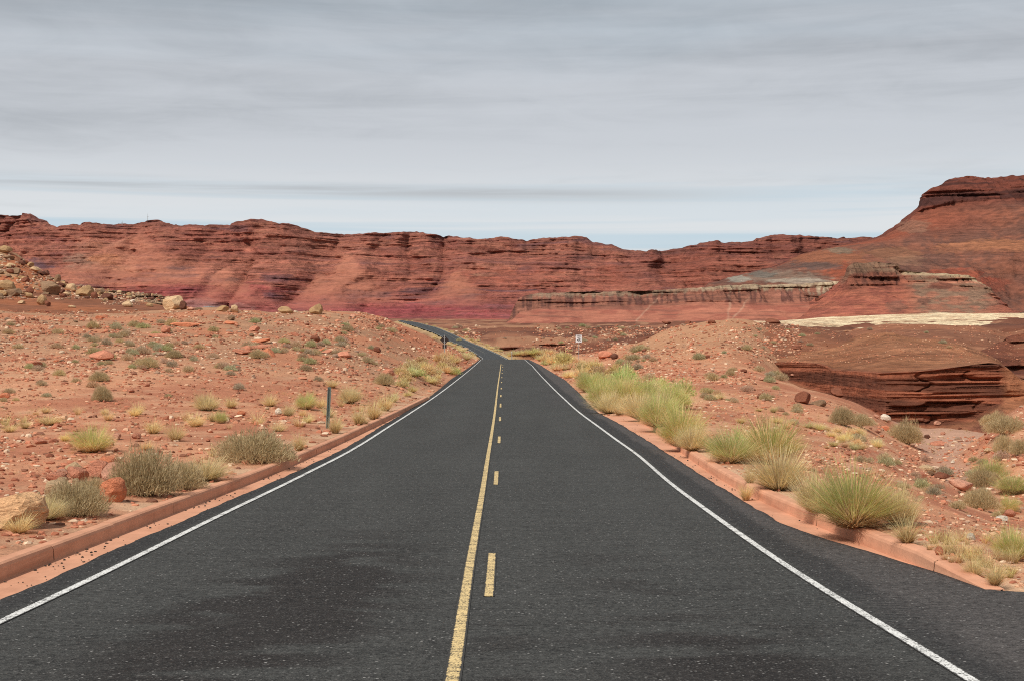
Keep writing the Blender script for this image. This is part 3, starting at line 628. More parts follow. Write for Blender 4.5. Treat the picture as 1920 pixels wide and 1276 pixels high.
def far_col(X, Y, Z, PX, PY, T):
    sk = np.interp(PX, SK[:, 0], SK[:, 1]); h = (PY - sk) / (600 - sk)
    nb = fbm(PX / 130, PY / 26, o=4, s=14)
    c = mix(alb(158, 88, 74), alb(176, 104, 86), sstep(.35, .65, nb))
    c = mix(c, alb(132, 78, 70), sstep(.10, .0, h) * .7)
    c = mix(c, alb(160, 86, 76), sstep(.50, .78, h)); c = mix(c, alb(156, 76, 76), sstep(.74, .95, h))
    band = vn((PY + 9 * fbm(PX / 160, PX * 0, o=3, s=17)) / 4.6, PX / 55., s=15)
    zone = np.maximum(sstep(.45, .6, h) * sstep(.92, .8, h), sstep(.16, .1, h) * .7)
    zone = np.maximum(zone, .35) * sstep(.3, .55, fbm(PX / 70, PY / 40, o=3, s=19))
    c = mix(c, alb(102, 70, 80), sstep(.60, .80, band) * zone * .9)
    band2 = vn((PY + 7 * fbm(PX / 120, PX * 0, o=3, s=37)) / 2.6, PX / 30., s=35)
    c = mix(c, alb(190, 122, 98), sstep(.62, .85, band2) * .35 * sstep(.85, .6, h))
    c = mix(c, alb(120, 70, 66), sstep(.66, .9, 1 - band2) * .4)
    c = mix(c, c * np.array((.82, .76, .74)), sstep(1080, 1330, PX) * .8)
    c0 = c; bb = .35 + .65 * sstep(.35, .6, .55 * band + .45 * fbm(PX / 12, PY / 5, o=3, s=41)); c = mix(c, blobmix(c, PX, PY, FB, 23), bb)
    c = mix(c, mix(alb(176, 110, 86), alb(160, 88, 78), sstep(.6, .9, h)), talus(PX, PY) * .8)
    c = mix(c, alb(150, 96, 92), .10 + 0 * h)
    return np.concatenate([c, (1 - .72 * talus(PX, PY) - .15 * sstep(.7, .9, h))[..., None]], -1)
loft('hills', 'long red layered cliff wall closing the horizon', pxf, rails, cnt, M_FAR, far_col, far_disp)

# the big butte on the right with its foothills
pxb = np.arange(1240, 2900, 2.4)
b5 = [(1240, 600), (1300, 562), (1350, 525), (1400, 512), (1450, 500), (1500, 478), (1560, 462), (1640, 446), (1657, 437), (1683, 420), (1703, 405), (1723, 388), (1727, 376), (1730, 367), (1743, 353), (1752, 352), (1760, 348), (1775, 340), (1787, 333), (1800, 331), (1817, 328.5), (1847, 333), (1870, 331), (1893, 329), (1920, 326.5), (2100, 320), (2400, 332), (2900, 340)]
b5x = np.array(b5); b5p = [(p, np.interp(p, b5x[:, 0], b5x[:, 1]) - 1.5 * (fbm(p / 7., 0., o=3, s=4) - .5) * 2, 2560 - .0 * p) for p in pxb]
rails = [L([(1240, 615), (2900, 615)], 1560), L([(1240, 605), (1330, 540), (1450, 532), (1580, 530), (1700, 540), (1800, 560), (1880, 585), (2900, 590)], 1760),
         L([(1240, 603), (1330, 533), (1400, 520), (1450, 512), (1560, 495), (1700, 498), (1800, 516), (1860, 540), (1900, 560), (2900, 560)], 1900),
         L([(1240, 602), (1330, 531), (1400, 515), (1450, 503), (1500, 485), (1560, 468), (1650, 461), (1720, 466), (1790, 478), (1840, 474), (1920, 462), (2400, 470), (2900, 480)], 2150),
         L([(1240, 601), (1300, 563), (1350, 527), (1450, 501), (1500, 480), (1560, 464), (1640, 449), (1660, 441), (1700, 419), (1724, 397), (1760, 388), (1800, 380), (1920, 377), (2400, 384), (2900, 390)], 2480),
         b5p, [(p, y + 30, 3100) for p, y, _ in b5p]]
def but_disp(X, Y, Z, PX, PY, T):
    fr = sstep(.2, 1, T) * (1 - sstep(5, 5.6, T)); cl = sstep(3.9, 4.15, T) * (1 - sstep(5, 5.3, T))
    Y = Y + fr * (fbm(X / 120, Z / 120, o=4, s=101) - .5) * 130 * (1 - cl * .5)
    Y = Y + fr * np.abs(fbm(X / 45, Z / 150, o=3, s=102) - .5) * 60
    Y = Y - cl * 20 * sstep(.4, .6, strata(X, Z, 10, 7, 90.)) + cl * 24 * np.abs(fbm(X / 16, Z / 80, o=3, s=104) - .5) * 2
    Y = Y + fr * 6 * (fbm(X / 7, Z / 6, o=3, s=103) - .5)
    Z = Z + 14 * np.exp(-((T - 3) / .35) ** 2) * (fbm(X / 100, Y * 0, o=3, s=105) - .5)
    return X, Y, Z
def but_col(X, Y, Z, PX, PY, T):
    n = fbm(PX / 40, PY / 18, o=4, s=111); n2 = fbm(PX / 9, PY / 5, o=3, s=112)
    c = mix(alb(146, 88, 70), alb(124, 80, 68), sstep(.4, .6, n)); c = mix(c, alb(108, 74, 66), sstep(.42, .7, n2) * .6)
    top = sstep(3.8, 4.1, T); c = mix(c, mix(alb(84, 48, 44), alb(122, 64, 52), sstep(.45, .6, strata(X, Z, 11, 7, 90.))), top)
    c = mix(c, alb(158, 78, 54), np.exp(-((T - 3.7) / .28) ** 2) * sstep(1960, 1700, PX) * .8)
    c = blobmix(c, PX, PY, [(1720, 425, 36, 14, (150, 108, 90), .6), (1880, 465, 120, 14, (172, 108, 76), .85), (1780, 470, 50, 8, (160, 100, 74), .6), (1560, 485, 75, 22, (158, 94, 66), .8), (1670, 478, 50, 14, (146, 96, 72), .8), (1690, 490, 40, 10, (150, 108, 86), .5),
        (1570, 472, 30, 6, (134, 118, 102), .7), (1570, 512, 34, 18, (168, 82, 56), .8), (1780, 515, 60, 10, (168, 78, 54), .7), (1850, 535, 40, 16, (164, 74, 52), .8), (1460, 520, 100, 12, (136, 114, 102), .7), (1530, 500, 50, 7, (96, 78, 76), .8), (1385, 524, 26, 6, (166, 162, 154), .65), (1430, 516, 26, 5, (112, 106, 102), .7), (1500, 527, 60, 5, (176, 160, 148), .7),
        (1900, 500, 60, 20, (140, 84, 66), .6), (1880, 540, 50, 20, (132, 80, 66), .5)], 33)
    return c
loft('hills', 'tall flat-topped red butte at the right above the foothills', pxb, rails, [10, 24, 34, 44, 34, 26] , M_BUTTE, but_col, but_disp)

K_ALB = np.array((1.20, 1.20, 1.08))
# long low mesa with a cream rim
pxm = np.arange(944, 1620, 1.6)
mt = [(944, 607), (954, 600), (962, 580), (968, 566), (975, 557), (990, 553), (1010, 549.5), (1060, 548), (1100, 547), (1200, 546), (1260, 543), (1310, 540), (1370, 535.5), (1420, 534), (1480, 533), (1540, 530), (1575, 528), (1620, 530)]
mtx = np.array(mt, float); mtp = [(p, np.interp(p, mtx[:, 0], mtx[:, 1]) - 1.3 * (fbm(p / 8., 3., o=3, s=4) - .5) * 2, 1440) for p in pxm]
rails = [L([(944, 612), (1620, 612)], 1180), L([(944, 607), (1000, 603), (1480, 600), (1620, 594)], 1250), L([(944, 607), (960, 600), (975, 585), (1020, 577), (1100, 574), (1310, 566), (1400, 568), (1620, 562)], 1385), mtp,
         [(p, y + .5, 1530) for p, y, _ in mtp], [(p, y + 14, 1600) for p, y, _ in mtp]]
def mesa_disp(X, Y, Z, PX, PY, T):
    cl = sstep(1.85, 2.1, T) * (1 - sstep(3.0, 3.15, T)); ta = sstep(.8, 1.2, T) * (1 - sstep(3, 3.2, T))
    Y = Y + ta * (fbm(X / 70, Z / 200, o=4, s=121) - .5) * 90 + ta * np.abs(fbm(X / 22, Z / 90, o=4, s=122) - .5) * 36
    Y = Y - cl * 7 * sstep(.4, .6, strata(X, Z, 4.2, 17, 60.)) + cl * 15 * np.abs(fbm(X / 9, Z / 60, o=3, s=124) - .5) * 2
    return X, Y, Z
def mesa_col(X, Y, Z, PX, PY, T):
    n = fbm(PX / 30, PY / 8, o=4, s=131)
    c = mix(alb(172, 104, 84), alb(156, 88, 72), sstep(.4, .6, n))
    cl = sstep(1.8, 2.1, T); v = fbm(PX / 5, PY / 40, o=3, s=132)
    c = mix(c, mix(alb(148, 94, 78), alb(104, 66, 60), sstep(.45, .65, v)), cl * .9)
    cr = sstep(2.62, 2.86, T + (v - .5) * .5) * sstep(980, 1010, PX); c = mix(c, alb(184, 158, 132), cr * (.45 + .45 * sstep(1280, 1330, PX)))
    c = mix(c, alb(196, 172, 146), sstep(2.1, 2.6, T) * sstep(1500, 1540, PX) * sstep(.5, .6, v) * .8)
    c = mix(c, alb(112, 74, 64), sstep(.62, .8, vn(PY / 2.2, PX / 60., s=133)) * .5 * (1 - cr))
    for x0, x1, y0, y1 in ((1365, 1362, 552, 602), (1406, 1368, 556, 600), (1240, 1195, 556, 602)):
        xx = x0 + (x1 - x0) * np.clip((PY - y0) / (y1 - y0), 0, 1)
        c = mix(c, alb(192, 150, 128), np.exp(-((PX - xx + 2 * (vn(PY / 5., x0) - .5)) / 2.2) ** 2) * sstep(y0 - 2, y0 + 4, PY) * (.15 + .5 * vn(PY / 4., PX / 4.)))
    return np.concatenate([c, (.5 + .5 * cl)[..., None]], -1)
loft('mesa', 'long low red mesa with a pale cream rim, middle distance', pxm, rails, [4, 40, 44, 5, 3], M_MID, mesa_col, mesa_disp, 'structure')

# castle-like nose in front of the butte
pxn = np.arange(1466, 1960, 1.6)
nt_ = [(1466, 604), (1500, 590), (1530, 566), (1562, 545), (1578, 530), (1584, 515), (1588, 500), (1596, 495), (1606, 492), (1620, 493), (1640, 491), (1660, 493), (1684, 494), (1688, 506), (1700, 508), (1730, 511), (1770, 513), (1810, 517), (1835, 530), (1860, 552), (1885, 572), (1910, 588), (1960, 590)]
ntx = np.array(nt_, float); ntp = [(p, np.interp(p, ntx[:, 0], ntx[:, 1]) - 1.2 * (fbm(p / 6., 7., o=3, s=4) - .5) * 2, 1330) for p in pxn]
rails = [L([(1466, 612), (1960, 606)], 1080), L([(1466, 604), (1560, 595), (1680, 590), (1960, 590)], 1130), L([(1466, 604), (1500, 594), (1530, 578), (1562, 560), (1590, 545), (1640, 536), (1690, 534), (1720, 528), (1800, 534), (1835, 545), (1885, 577), (1910, 589), (1960, 590.5)], 1290), ntp, [(p, y + 1, 1380) for p, y, _ in ntp], [(p, y + 25, 1450) for p, y, _ in ntp]]
def nose_disp(X, Y, Z, PX, PY, T):
    cl = sstep(1.8, 2.1, T) * (1 - sstep(3.0, 3.15, T)); ta = sstep(.8, 1.4, T) * (1 - sstep(3, 3.2, T))
    Y = Y + ta * (fbm(X / 60, Z / 200, o=4, s=141) - .5) * 50 + ta * np.abs(fbm(X / 16, Z / 60, o=3, s=142) - .5) * 26
    Y = Y - cl * 7 * sstep(.4, .6, strata(X, Z, 4.0, 27, 60.)) + cl * 12 * np.abs(fbm(X / 7, Z / 60, o=3, s=144) - .5) * 2
    Y = Y - ta * 3.5 * sstep(.45, .6, strata(X, Z, 5.0, 29, 60.)) + 40 * sstep(1588, 1570, PX) * cl
    return X, Y, Z
def nose_col(X, Y, Z, PX, PY, T):
    n = fbm(PX / 24, PY / 8, o=4, s=151); v = fbm(PX / 5, PY / 40, o=3, s=152)
    c = mix(alb(176, 100, 78), alb(158, 86, 70), sstep(.4, .6, n))
    cl = sstep(1.9, 2.15, T) * sstep(1575, 1590, PX) * sstep(1700, 1684, PX); c = mix(c, mix(alb(134, 80, 64), alb(98, 62, 54), sstep(.4, .62, v)), cl * .85)
    c = mix(c, alb(140, 112, 92), sstep(2.5, 2.7, T) * cl * .7)
    c = mix(c, alb(112, 64, 54), sstep(.6, .8, vn(PY / 2.3, PX / 50., s=153)) * .55 * sstep(1.3, 1.9, T))
    g = sstep(1690, 1730, PX + (PY - 540) * .0) * sstep(-60, -20, (PX - 1690) * .35 - (PY - 560) + 0) ; c = mix(c, alb(146, 116, 96), g * sstep(1880, 1840, PX) * (.35 + .5 * sstep(.4, .6, n)))
    c = mix(c, alb(188, 164, 134), sstep(1690, 1705, PX) * sstep(1850, 1825, PX) * sstep(2.62, 2.85, T) * .8)
    c = blobmix(c, PX, PY, [(1675, 575, 22, 12, (134, 92, 78), .6), (1735, 565, 14, 7, (110, 76, 66), .7), (1770, 535, 22, 7, (120, 66, 54), .7)], 43)
    return c
loft('mesa', 'castle-topped red nose of rock in front of the butte', pxn, rails, [4, 44, 34, 5, 3], M_MID, nose_col, nose_disp, 'structure')

# cream flat of pale rubble
pxc = np.arange(1380, 2500, 3.0)
rails = [L([(1380, 630), (1500, 630), (1600, 640), (2500, 660)], 330), L([(1380, 612), (1500, 620), (1584, 630), (1700, 622), (1920, 632), (2500, 640)], 430),
         L([(1380, 606), (1480, 605), (1600, 606), (1800, 602), (1920, 604), (2500, 600)], 760), L([(1380, 608), (1440, 604), (1480, 600), (1560, 594.5), (1680, 589), (1800, 587.5), (1920, 587), (2500, 585)], 1110), L([(1380, 609), (2500, 600)], 1250)]
def cream_disp(X, Y, Z, PX, PY, T):
    Z = Z + (fbm(X / 12, Y / 12, o=4, s=161) - .5) * 1.6 * (T < 3) + (fbm(X / 40, Y / 60, o=3, s=162) - .5) * 3 * (T < 3)
    return X, Y, Z
def cream_col(X, Y, Z, PX, PY, T):
    n = fbm(X / 9, Y / 14, o=4, s=163); c = mix(alb(236, 210, 176), alb(206, 172, 140), sstep(.42, .66, n))
    c = mix(c, alb(150, 118, 90), sstep(.60, .72, fbm(X / 3.2, Y / 6, o=4, s=164)) * sstep(.55, .4, PX * 0 + (T - 1.5) / 2.0 + .2) * .8)
    return c
loft('terrain', 'pale cream stony flat below the butte', pxc, rails, [6, 60, 40, 3], M_CREAM, cream_col, cream_disp)

# brown clay ridges
def clay_disp(a, st=0.0, p=.5):
    def f(X, Y, Z, PX, PY, T):
        Z = Z + a * (fbm(X / 9, Y / 9, o=4, s=171) - .5); Y = Y - st * sstep(.45, .58, strata(X, Z, p, 37, 25.)) * sstep(.3, .9, T) * (1 - sstep(1.9, 2.2, T))
        return X, Y, Z
    return f
def clay_col(c1, c2, k=.55):
    def f(X, Y, Z, PX, PY, T):
        n = fbm(X / 14, Y / 14, o=4, s=173); c = mix(alb(*c1), alb(*c2), sstep(.35, .65, n))
        return mix(c, alb(168, 116, 88), sstep(.60, .72, fbm(X / 2.2, Y / 2.2, o=3, s=174)) * k * .7)
    return f
px_ = np.arange(1530, 2400, 3)
rails = [L([(1530, 690), (2400, 720)], 205), L([(1530, 655), (1620, 640), (1760, 632), (1850, 640), (1900, 655), (2400, 650)], 235), L([(1530, 641), (1560, 632), (1584, 624), (1605, 617), (1625, 611), (1650, 608), (1679, 606.5), (1733, 606), (1779, 608), (1833, 608.5), (1860, 615), (1885, 623), (1905, 620), (1920, 616), (2000, 606), (2400, 590)], 275), L([(1530, 665), (2400, 620)], 330)]
loft('terrain', 'dark brown clay ridge in front of the cream flat', px_, rails, [14, 34, 10], M_SOFT, clay_col((124, 78, 58), (138, 86, 62)), clay_disp(.6, .6, 1.2))
px_ = np.arange(1370, 1700, 2)
rails = [L([(1370, 672), (1700, 690)], 122), L([(1370, 635), (1440, 634), (1530, 640), (1600, 648), (1700, 670)], 140), L([(1370, 606), (1400, 605), (1440, 604), (1460, 606), (1473, 607), (1500, 610), (1530, 614), (1560, 619), (1584, 624), (1620, 634), (1700, 665)], 172), L([(1370, 625), (1700, 690)], 205)]
loft('terrain', 'brown clay slope right of the stony mound', px_, rails, [14, 34, 8], M_SOFT, clay_col((132, 80, 56), (116, 70, 50)), clay_disp(.3))
px_ = np.arange(1815, 2400, 2)
rails = [L([(1815, 690), (1850, 700), (2400, 760)], 132), L([(1815, 668), (1850, 665), (1900, 690), (2400, 690)], 142), L([(1815, 662), (1850, 653), (1868, 643), (1887, 631), (1905, 626), (1920, 621), (2100, 600), (2400, 585)], 160), L([(1815, 680), (2400, 610)], 210)]
loft('terrain', 'layered rock ledge with dark cracks at the right edge', px_, rails, [16, 50, 10], M_WALL, clay_col((130, 74, 54), (112, 62, 46)), clay_disp(.5, 2.2, .55))

# the undercut wall of the wash with its mound
def wY(p): return float(np.interp(p, [1380, 1514, 1606, 1671, 1900, 2100], [118, 104, 92, 84, 82, 80]))
pxw = np.arange(1380, 2060, 1.4)
foot = [(1380, 712), (1400, 708), (1454, 716), (1514, 738), (1562, 756), (1606, 768), (1638, 788), (1671, 810), (1711, 826), (1779, 828), (1833, 822), (1866, 800), (1890, 785), (2060, 790)]
low = [(1380, 692), (1400, 693), (1454, 702), (1514, 722), (1562, 738), (1606, 750), (1640, 768), (1671, 784), (1711, 796), (1779, 795), (1833, 784), (1862, 764), (1890, 748), (2060, 765)]
lip = [(1380, 686), (1400, 684), (1440, 681), (1462, 679), (1500, 679), (1535, 682), (1552, 687), (1562, 694), (1610, 697), (1655, 700), (1725, 697), (1779, 691), (1830, 684), (1860, 680), (1876, 682), (1889, 690), (1915, 712), (2060, 745)]
md = [(1380, 672), (1462, 664), (1535, 662), (1606, 657), (1698, 657), (1806, 666), (1860, 675), (1889, 692), (1915, 713), (2060, 745)]
cr = [(1380, 652), (1462, 650), (1535, 650), (1573, 645), (1606, 631), (1630, 625.5), (1660, 625), (1680, 628), (1698, 633), (1725, 636), (1752, 638), (1780, 642), (1806, 648), (1840, 658), (1871, 675), (1889, 693), (1915, 714), (2060, 746)]
rails = [L(foot, lambda p: wY(p)), L(low, lambda p: wY(p) + 4.2), L(lip, lambda p: wY(p) + 5.4), L(md, lambda p: wY(p) + 24), L(cr, lambda p: wY(p) + 48), L([(a, b_ + 22) for a, b_ in cr], lambda p: wY(p) + 80)]
def wall_disp(X, Y, Z, PX, PY, T):
    w = sstep(.30, .6, T) * (1 - sstep(1.97, 2.06, T)) * sstep(1405, 1470, PX) * np.maximum(sstep(1893, 1880, PX), sstep(728, 742, PY))
    dip = Z - .012 * (X - 30) * 1.0 + .10 * fbm(X / 3, X * 0, o=2, s=5)
    dip = Z - .035 * (X - 22) + .05 * (fbm(X / 5, X * 0, o=3, s=5) - .5)
    st = vn(dip / .26, X / 11., s=181); st2 = vn(dip / .10, X / 4., s=182); st3 = vn(dip / .62, X / 260., s=188); pc = sstep(.3, .55, vn(X / 2.2, dip / .5, s=179))
    Y = Y - w * (.24 * sstep(.35, .6, st3) + .20 * sstep(.4, .6, st) + .10 * sstep(.45, .58, st2))
    Y = Y + w * (.55 * sstep(.66, .74, st) * pc + .22 * sstep(.72, .8, st2) * pc)
    jx = X / 2.7 + .35 * vn(dip / .5, X / 9, s=183); crack = np.exp(-(((jx % 1) - .5) / .05) ** 2) * (vn(np.floor(jx), dip / .6, s=184) > .55)
    Y = Y + w * .3 * crack + w * .55 * (fbm(X / 1.6, Z / .8, o=4, s=185) - .5)
    Y = Y + w * 1.6 * np.abs(fbm(X / 6, Z * 0, o=2, s=186) - .5) * 2
    top = sstep(2.1, 2.4, T); Z = Z + top * .5 * (fbm(X / 4, Y / 4, o=4, s=187) - .5) * (1 - sstep(4, 4.3, T))
    gr = sstep(0, .4, T) * (1 - sstep(.4, .8, T)); Y = Y + gr * .8 * (fbm(X / 1.5, Z / 1.0, o=3, s=189) - .5)
    return X, Y, Z
def wall_col(X, Y, Z, PX, PY, T):
    n = fbm(X / 5, Y / 5, o=4, s=191); c = mix(alb(146, 92, 64), alb(162, 106, 76), sstep(.4, .6, n))
    w = sstep(.5, 1.0, T) * (1 - sstep(2.0, 2.15, T)); b_ = fbm(X / 8, Z / .35, o=4, s=192)
    c = mix(c, mix(alb(152, 86, 62), alb(108, 62, 47), sstep(.4, .6, b_)), w)
    c = mix(c, mix(alb(140, 84, 64), alb(120, 74, 58), sstep(.4, .6, b_)), 1 - sstep(.4, .8, T))
    c = mix(c, alb(170, 112, 78), sstep(.52, .66, fbm(X / 9, Y / 16, o=3, s=193)) * sstep(2.2, 2.7, T) * .5)
    return mix(c, alb(160, 100, 70), sstep(1880, 1892, PX))
loft('terrain', 'undercut layered brown rock wall above the dry wash', pxw, rails, [26, 130, 40, 30, 10], M_WALL, wall_col, wall_disp)

# boulder-strewn slope at the left
pxl = np.arange(-900, 440, 3.0)
rails = [L([(-900, 640), (0, 612), (440, 615)], 122), L([(-900, 590), (0, 577), (220, 582), (300, 583), (440, 597)], 134), L([(-900, 520), (-200, 545), (0, 553), (100, 556), (200, 562), (300, 572), (440, 594)], 150),
         L([(-900, 360), (-400, 400), (-150, 438), (-50, 455), (0, 464), (30, 473), (60, 493), (85, 512), (110, 526), (130, 533), (165, 542), (215, 548), (260, 553), (300, 560), (340, 577), (440, 598)], 182), L([(-900, 420), (0, 500), (440, 612)], 240)]
def bl_disp(X, Y, Z, PX, PY, T):
    return X, Y, Z + .9 * (fbm(X / 6, Y / 6, o=4, s=201) - .5) * sstep(0, 1, T) * (1 - .7 * np.exp(-((T - 1.5) / .5) ** 2)) * (1 - sstep(3, 4, T))
def bl_col(X, Y, Z, PX, PY, T):
    n = fbm(X / 5, Y / 5, o=4, s=203); c = mix(alb(150, 88, 58), alb(128, 78, 56), sstep(.4, .6, n))
    c = mix(c, alb(172, 100, 64), sstep(.5, .65, fbm(X / 9, Y / 9, o=3, s=205)) * sstep(2, 2.4, T) * .8)
    return mix(c, alb(168, 140, 108), sstep(.56, .66, fbm(X / 2, Y / 2, o=3, s=204)) * sstep(1.9, 2.3, T) * .6)
loft('terrain', 'brown slope scattered with boulders at the left', pxl, rails, [10, 30, 60, 8], M_SOFT, bl_col, bl_disp)
# pale bedrock ledge running down from the boulders
px_ = np.arange(196, 330, 1.0)
rails = [L([(196, 560), (330, 572)], 156), L([(196, 552), (215, 550), (300, 560), (322, 564), (330, 570)], 158), L([(196, 548), (215, 544.5), (260, 549), (300, 553.5), (318, 559), (330, 569)], 159.2), L([(196, 550), (300, 555), (330, 571)], 166)]
loft('terrain', 'pale tan bedrock ledge beside the boulders', px_, rails, [6, 16, 5], M_WALL, clay_col((178, 148, 118), (140, 110, 88)), clay_disp(.15, .9, .22))
# shaded low banks in the basin beyond the crest
for (x0, x1, yb, yt, Y0) in ((925, 1000, 655.5, 650.5, 470), (950, 1090, 663.5, 658, 400), (1010, 1230, 646, 643.5, 520)):
    px_ = np.arange(x0, x1, 1.0); m_ = (x0 + x1) / 2
    q = lambda a, dy: [(p, a + dy * math.sin(math.pi * (p - x0) / (x1 - x0)) ** .6 + 1.2 * (vn(p / 9., a) - .5), 0) for p in px_]
    rl = [[(p, b_ + 6, Y0 - 3) for p, b_, _ in q(yb, 0)], [(p, b_, Y0) for p, b_, _ in q(yb, 0)], [(p, b_, Y0 - 1.5) for p, b_, _ in q(yb, yt - yb)], [(p, b_ + 2, Y0 + 60) for p, b_, _ in q(yb, yt - yb)]]
    loft('terrain', 'low undercut brown bank beyond the crest of the road', px_, rl, [3, 26, 4], M_SOFT, clay_col((136, 76, 56), (118, 64, 48), .1), clay_disp(.1, 1.3, .35))

bpy.context.view_layer.update()
DG = bpy.context.evaluated_depsgraph_get()
ORG = Vector((0, 0, ZC))
def hit(px, py):
    d = Vector(((px - CX) / F, 1, (CY - py) / F)).normalized()
    ok, loc, nor, idx, ob, mt_ = sc.ray_cast(DG, ORG, d, distance=20000)
    return (loc, nor, ob) if ok else (None, None, None)
def down(X, Y):
    ok, loc, nor, idx, ob, mt_ = sc.ray_cast(DG, Vector((X, Y, 400)), Vector((0, 0, -1)))
    return loc if ok else Vector((X, Y, 0))

# ---------------------------------------------------------------- gravel (stuff)
t_ = (1 + 5 ** .5) / 2
ICO = np.array([(-1, t_, 0), (1, t_, 0), (-1, -t_, 0), (1, -t_, 0), (0, -1, t_), (0, 1, t_), (0, -1, -t_), (0, 1, -t_), (t_, 0, -1), (t_, 0, 1), (-t_, 0, -1), (-t_, 0, 1)]) / 1.9
ICF = np.array([(0,11,5),(0,5,1),(0,1,7),(0,7,10),(0,10,11),(1,5,9),(5,11,4),(11,10,2),(10,7,6),(7,1,8),(3,9,4),(3,4,2),(3,2,6),(3,6,8),(3,8,9),(4,9,5),(2,4,11),(6,2,10),(8,6,7),(9,8,1)])
PAL = np.array([alb(184, 114, 88), alb(158, 94, 72), alb(204, 158, 130), alb(214, 184, 160), alb(132, 86, 68), alb(192, 126, 98), alb(160, 128, 110), alb(226, 208, 192)])
def gravel(name, label, regions):
    V, Q, C = [], [], []; nb = 0
    for (x0, x1, y0, y1, n, smin, smax, pal) in regions:
        for _ in range(int(n * 1.35)):
            px, py = random.uniform(x0, x1), random.uniform(y0, y1)
            if vn(px / 46., py / 11., s=44) + .5 * vn(px / 15., py / 5., s=45) < .66 and random.random() < .72: continue
            loc, nor, ob = hit(px, py)
            if loc is None or ob.name.split('.')[0] in ('road', 'edge_line', 'kerb', 'gutter', 'centre_line', 'centre_dash', 'hills', 'mesa'): continue
            if loc.y > 900 or (loc.y > 420 and not 850 < px < 1250) or (loc.y > 76 and px > 1420 and 680 < py < 818): continue
            s = (smin + (smax - smin) * random.random() ** 3.2) * loc.y / F * .5
            sc3 = np.array([random.uniform(.8, 1.6), random.uniform(.7, 1.3), random.uniform(.4, .85)]) * s
            a = random.uniform(0, 6.28); ca, sa = math.cos(a), math.sin(a)
            v = ICO * (1 + rng.uniform(-.28, .28, (12, 1))) * sc3
            v = np.stack([v[:, 0] * ca - v[:, 1] * sa, v[:, 0] * sa + v[:, 1] * ca, v[:, 2]], -1) + np.array(loc) + np.array((0, 0, s * .18))
            V.append(v); Q.append(ICF + nb); nb += 12
            c = PAL[pal[random.randrange(len(pal))]] * random.uniform(.8, 1.15); C.append(np.tile(c, (12, 1)))
    o = link(bpy.data.objects.new(name, mesh_np(name, np.concatenate(V), np.concatenate(Q), np.concatenate(C), False, M_STONE)))
    return tag(o, label, None, None, 'stuff')
g_tan = (6, 6, 3, 4, 2, 6, 1); g_all = (0, 1, 2, 5, 0, 1, 4, 2, 6, 5, 3); g_red = (0, 1, 5, 4, 0, 2, 5); g_pale = (2, 3, 6, 2, 5, 0, 6); g_brown = (1, 4, 0, 5, 2)
gravel('gravel', 'small red and pale stones strewn left of the road', [(-60, 900, 582, 700, 11000, 1.5, 7, g_all), (-60, 900, 690, 800, 4500, 1.5, 9, g_red), (-60, 620, 780, 1060, 5000, 2, 16, g_red + (3,)), (-60, 900, 600, 720, 800, 5, 14, g_all), (-60, 240, 478, 562, 2600, 2, 8, g_tan), (190, 330, 548, 572, 500, 2, 6, g_tan)])
gravel('gravel', 'small red and pale stones strewn right of the road', [(1000, 1500, 600, 720, 7000, 1.5, 7, g_all), (1080, 1980, 690, 860, 7000, 1.5, 8, g_all), (1350, 1980, 860, 1100, 5500, 2, 12, g_red + (3, 6, 2)), (1350, 1980, 800, 900, 1800, 1.5, 9, g_red + (3, 6, 2)), (1600, 1980, 800, 1000, 260, 4, 15, g_pale), (1400, 1980, 600, 700, 3500, 1.2, 4, g_brown), (850, 1260, 612, 664, 1800, 1, 3.2, g_all)])
# a scatter of asphalt crumbs in the gutters
def crumbs():
    V, Q, C = [], [], []; nb = 0
    for _ in range(620):
        y = 9 + 55 * random.random() ** 1.6; left_ = random.random() < .65
        cl_ = fbm(np.array([y * 1.3]), np.array([3. if left_ else 8.]), o=3, s=77)[0]
        if cl_ < .50: continue
        k0, k1 = (float(cx_(C_KL, y)) + .06, float(cx_(C_AL, y))) if left_ else (float(cx_(C_AR, y)), float(cx_(C_KR, y)) - .06)
        if k1 - k0 < .08: continue
        x = k0 + (k1 - k0) * (random.random() ** 1.8 if left_ else 1 - random.random() ** 1.8)
        s = random.uniform(.004, .014)
        V.append(ICO * (1 + rng.uniform(-.3, .3, (12, 1))) * s * np.array((1.3, 1.3, .7)) + np.array((x, y, float(roadZ(y)) - .006))); Q.append(ICF + nb); nb += 12; C.append(np.tile(np.array((.035, .033, .03)), (12, 1)))
    o = link(bpy.data.objects.new('asphalt_crumbs', mesh_np('asphalt_crumbs', np.concatenate(V), np.concatenate(Q), np.concatenate(C), False, M_STONE)))
    tag(o, 'black asphalt crumbs lying in the gutters', None, None, 'stuff')
crumbs()

# ---------------------------------------------------------------- rocks
def make_rock(seed, ncut=11, rough=.10, sub=3):
    import bmesh
    bm = bmesh.new(); bmesh.ops.create_icosphere(bm, subdivisions=sub, radius=1.0)
    V = np.array([v.co[:] for v in bm.verts]); r = np.random.RandomState(seed)
    for _ in range(ncut):
        n = r.normal(size=3); n /= np.linalg.norm(n); d = r.uniform(.5, .86); p = V @ n; ex = np.maximum(p - d, 0); V -= ex[:, None] * n * .93
    V *= (1 + rough * (fbm(V[:, 0] * 2 + seed, V[:, 1] * 2, V[:, 2] * 2, o=4, s=seed) - .5) * 2)[:, None]
    lo, hi_ = V.min(0), V.max(0); V = (V - (lo + hi_) / 2) / (hi_ - lo) * 2
    for v, c in zip(bm.verts, V): v.co = c
    me = bpy.data.meshes.new('rock'); bm.to_mesh(me); bm.free(); me.materials.append(M_ROCK)
    me.polygons.foreach_set('use_smooth', np.full(len(me.polygons), False)); return me
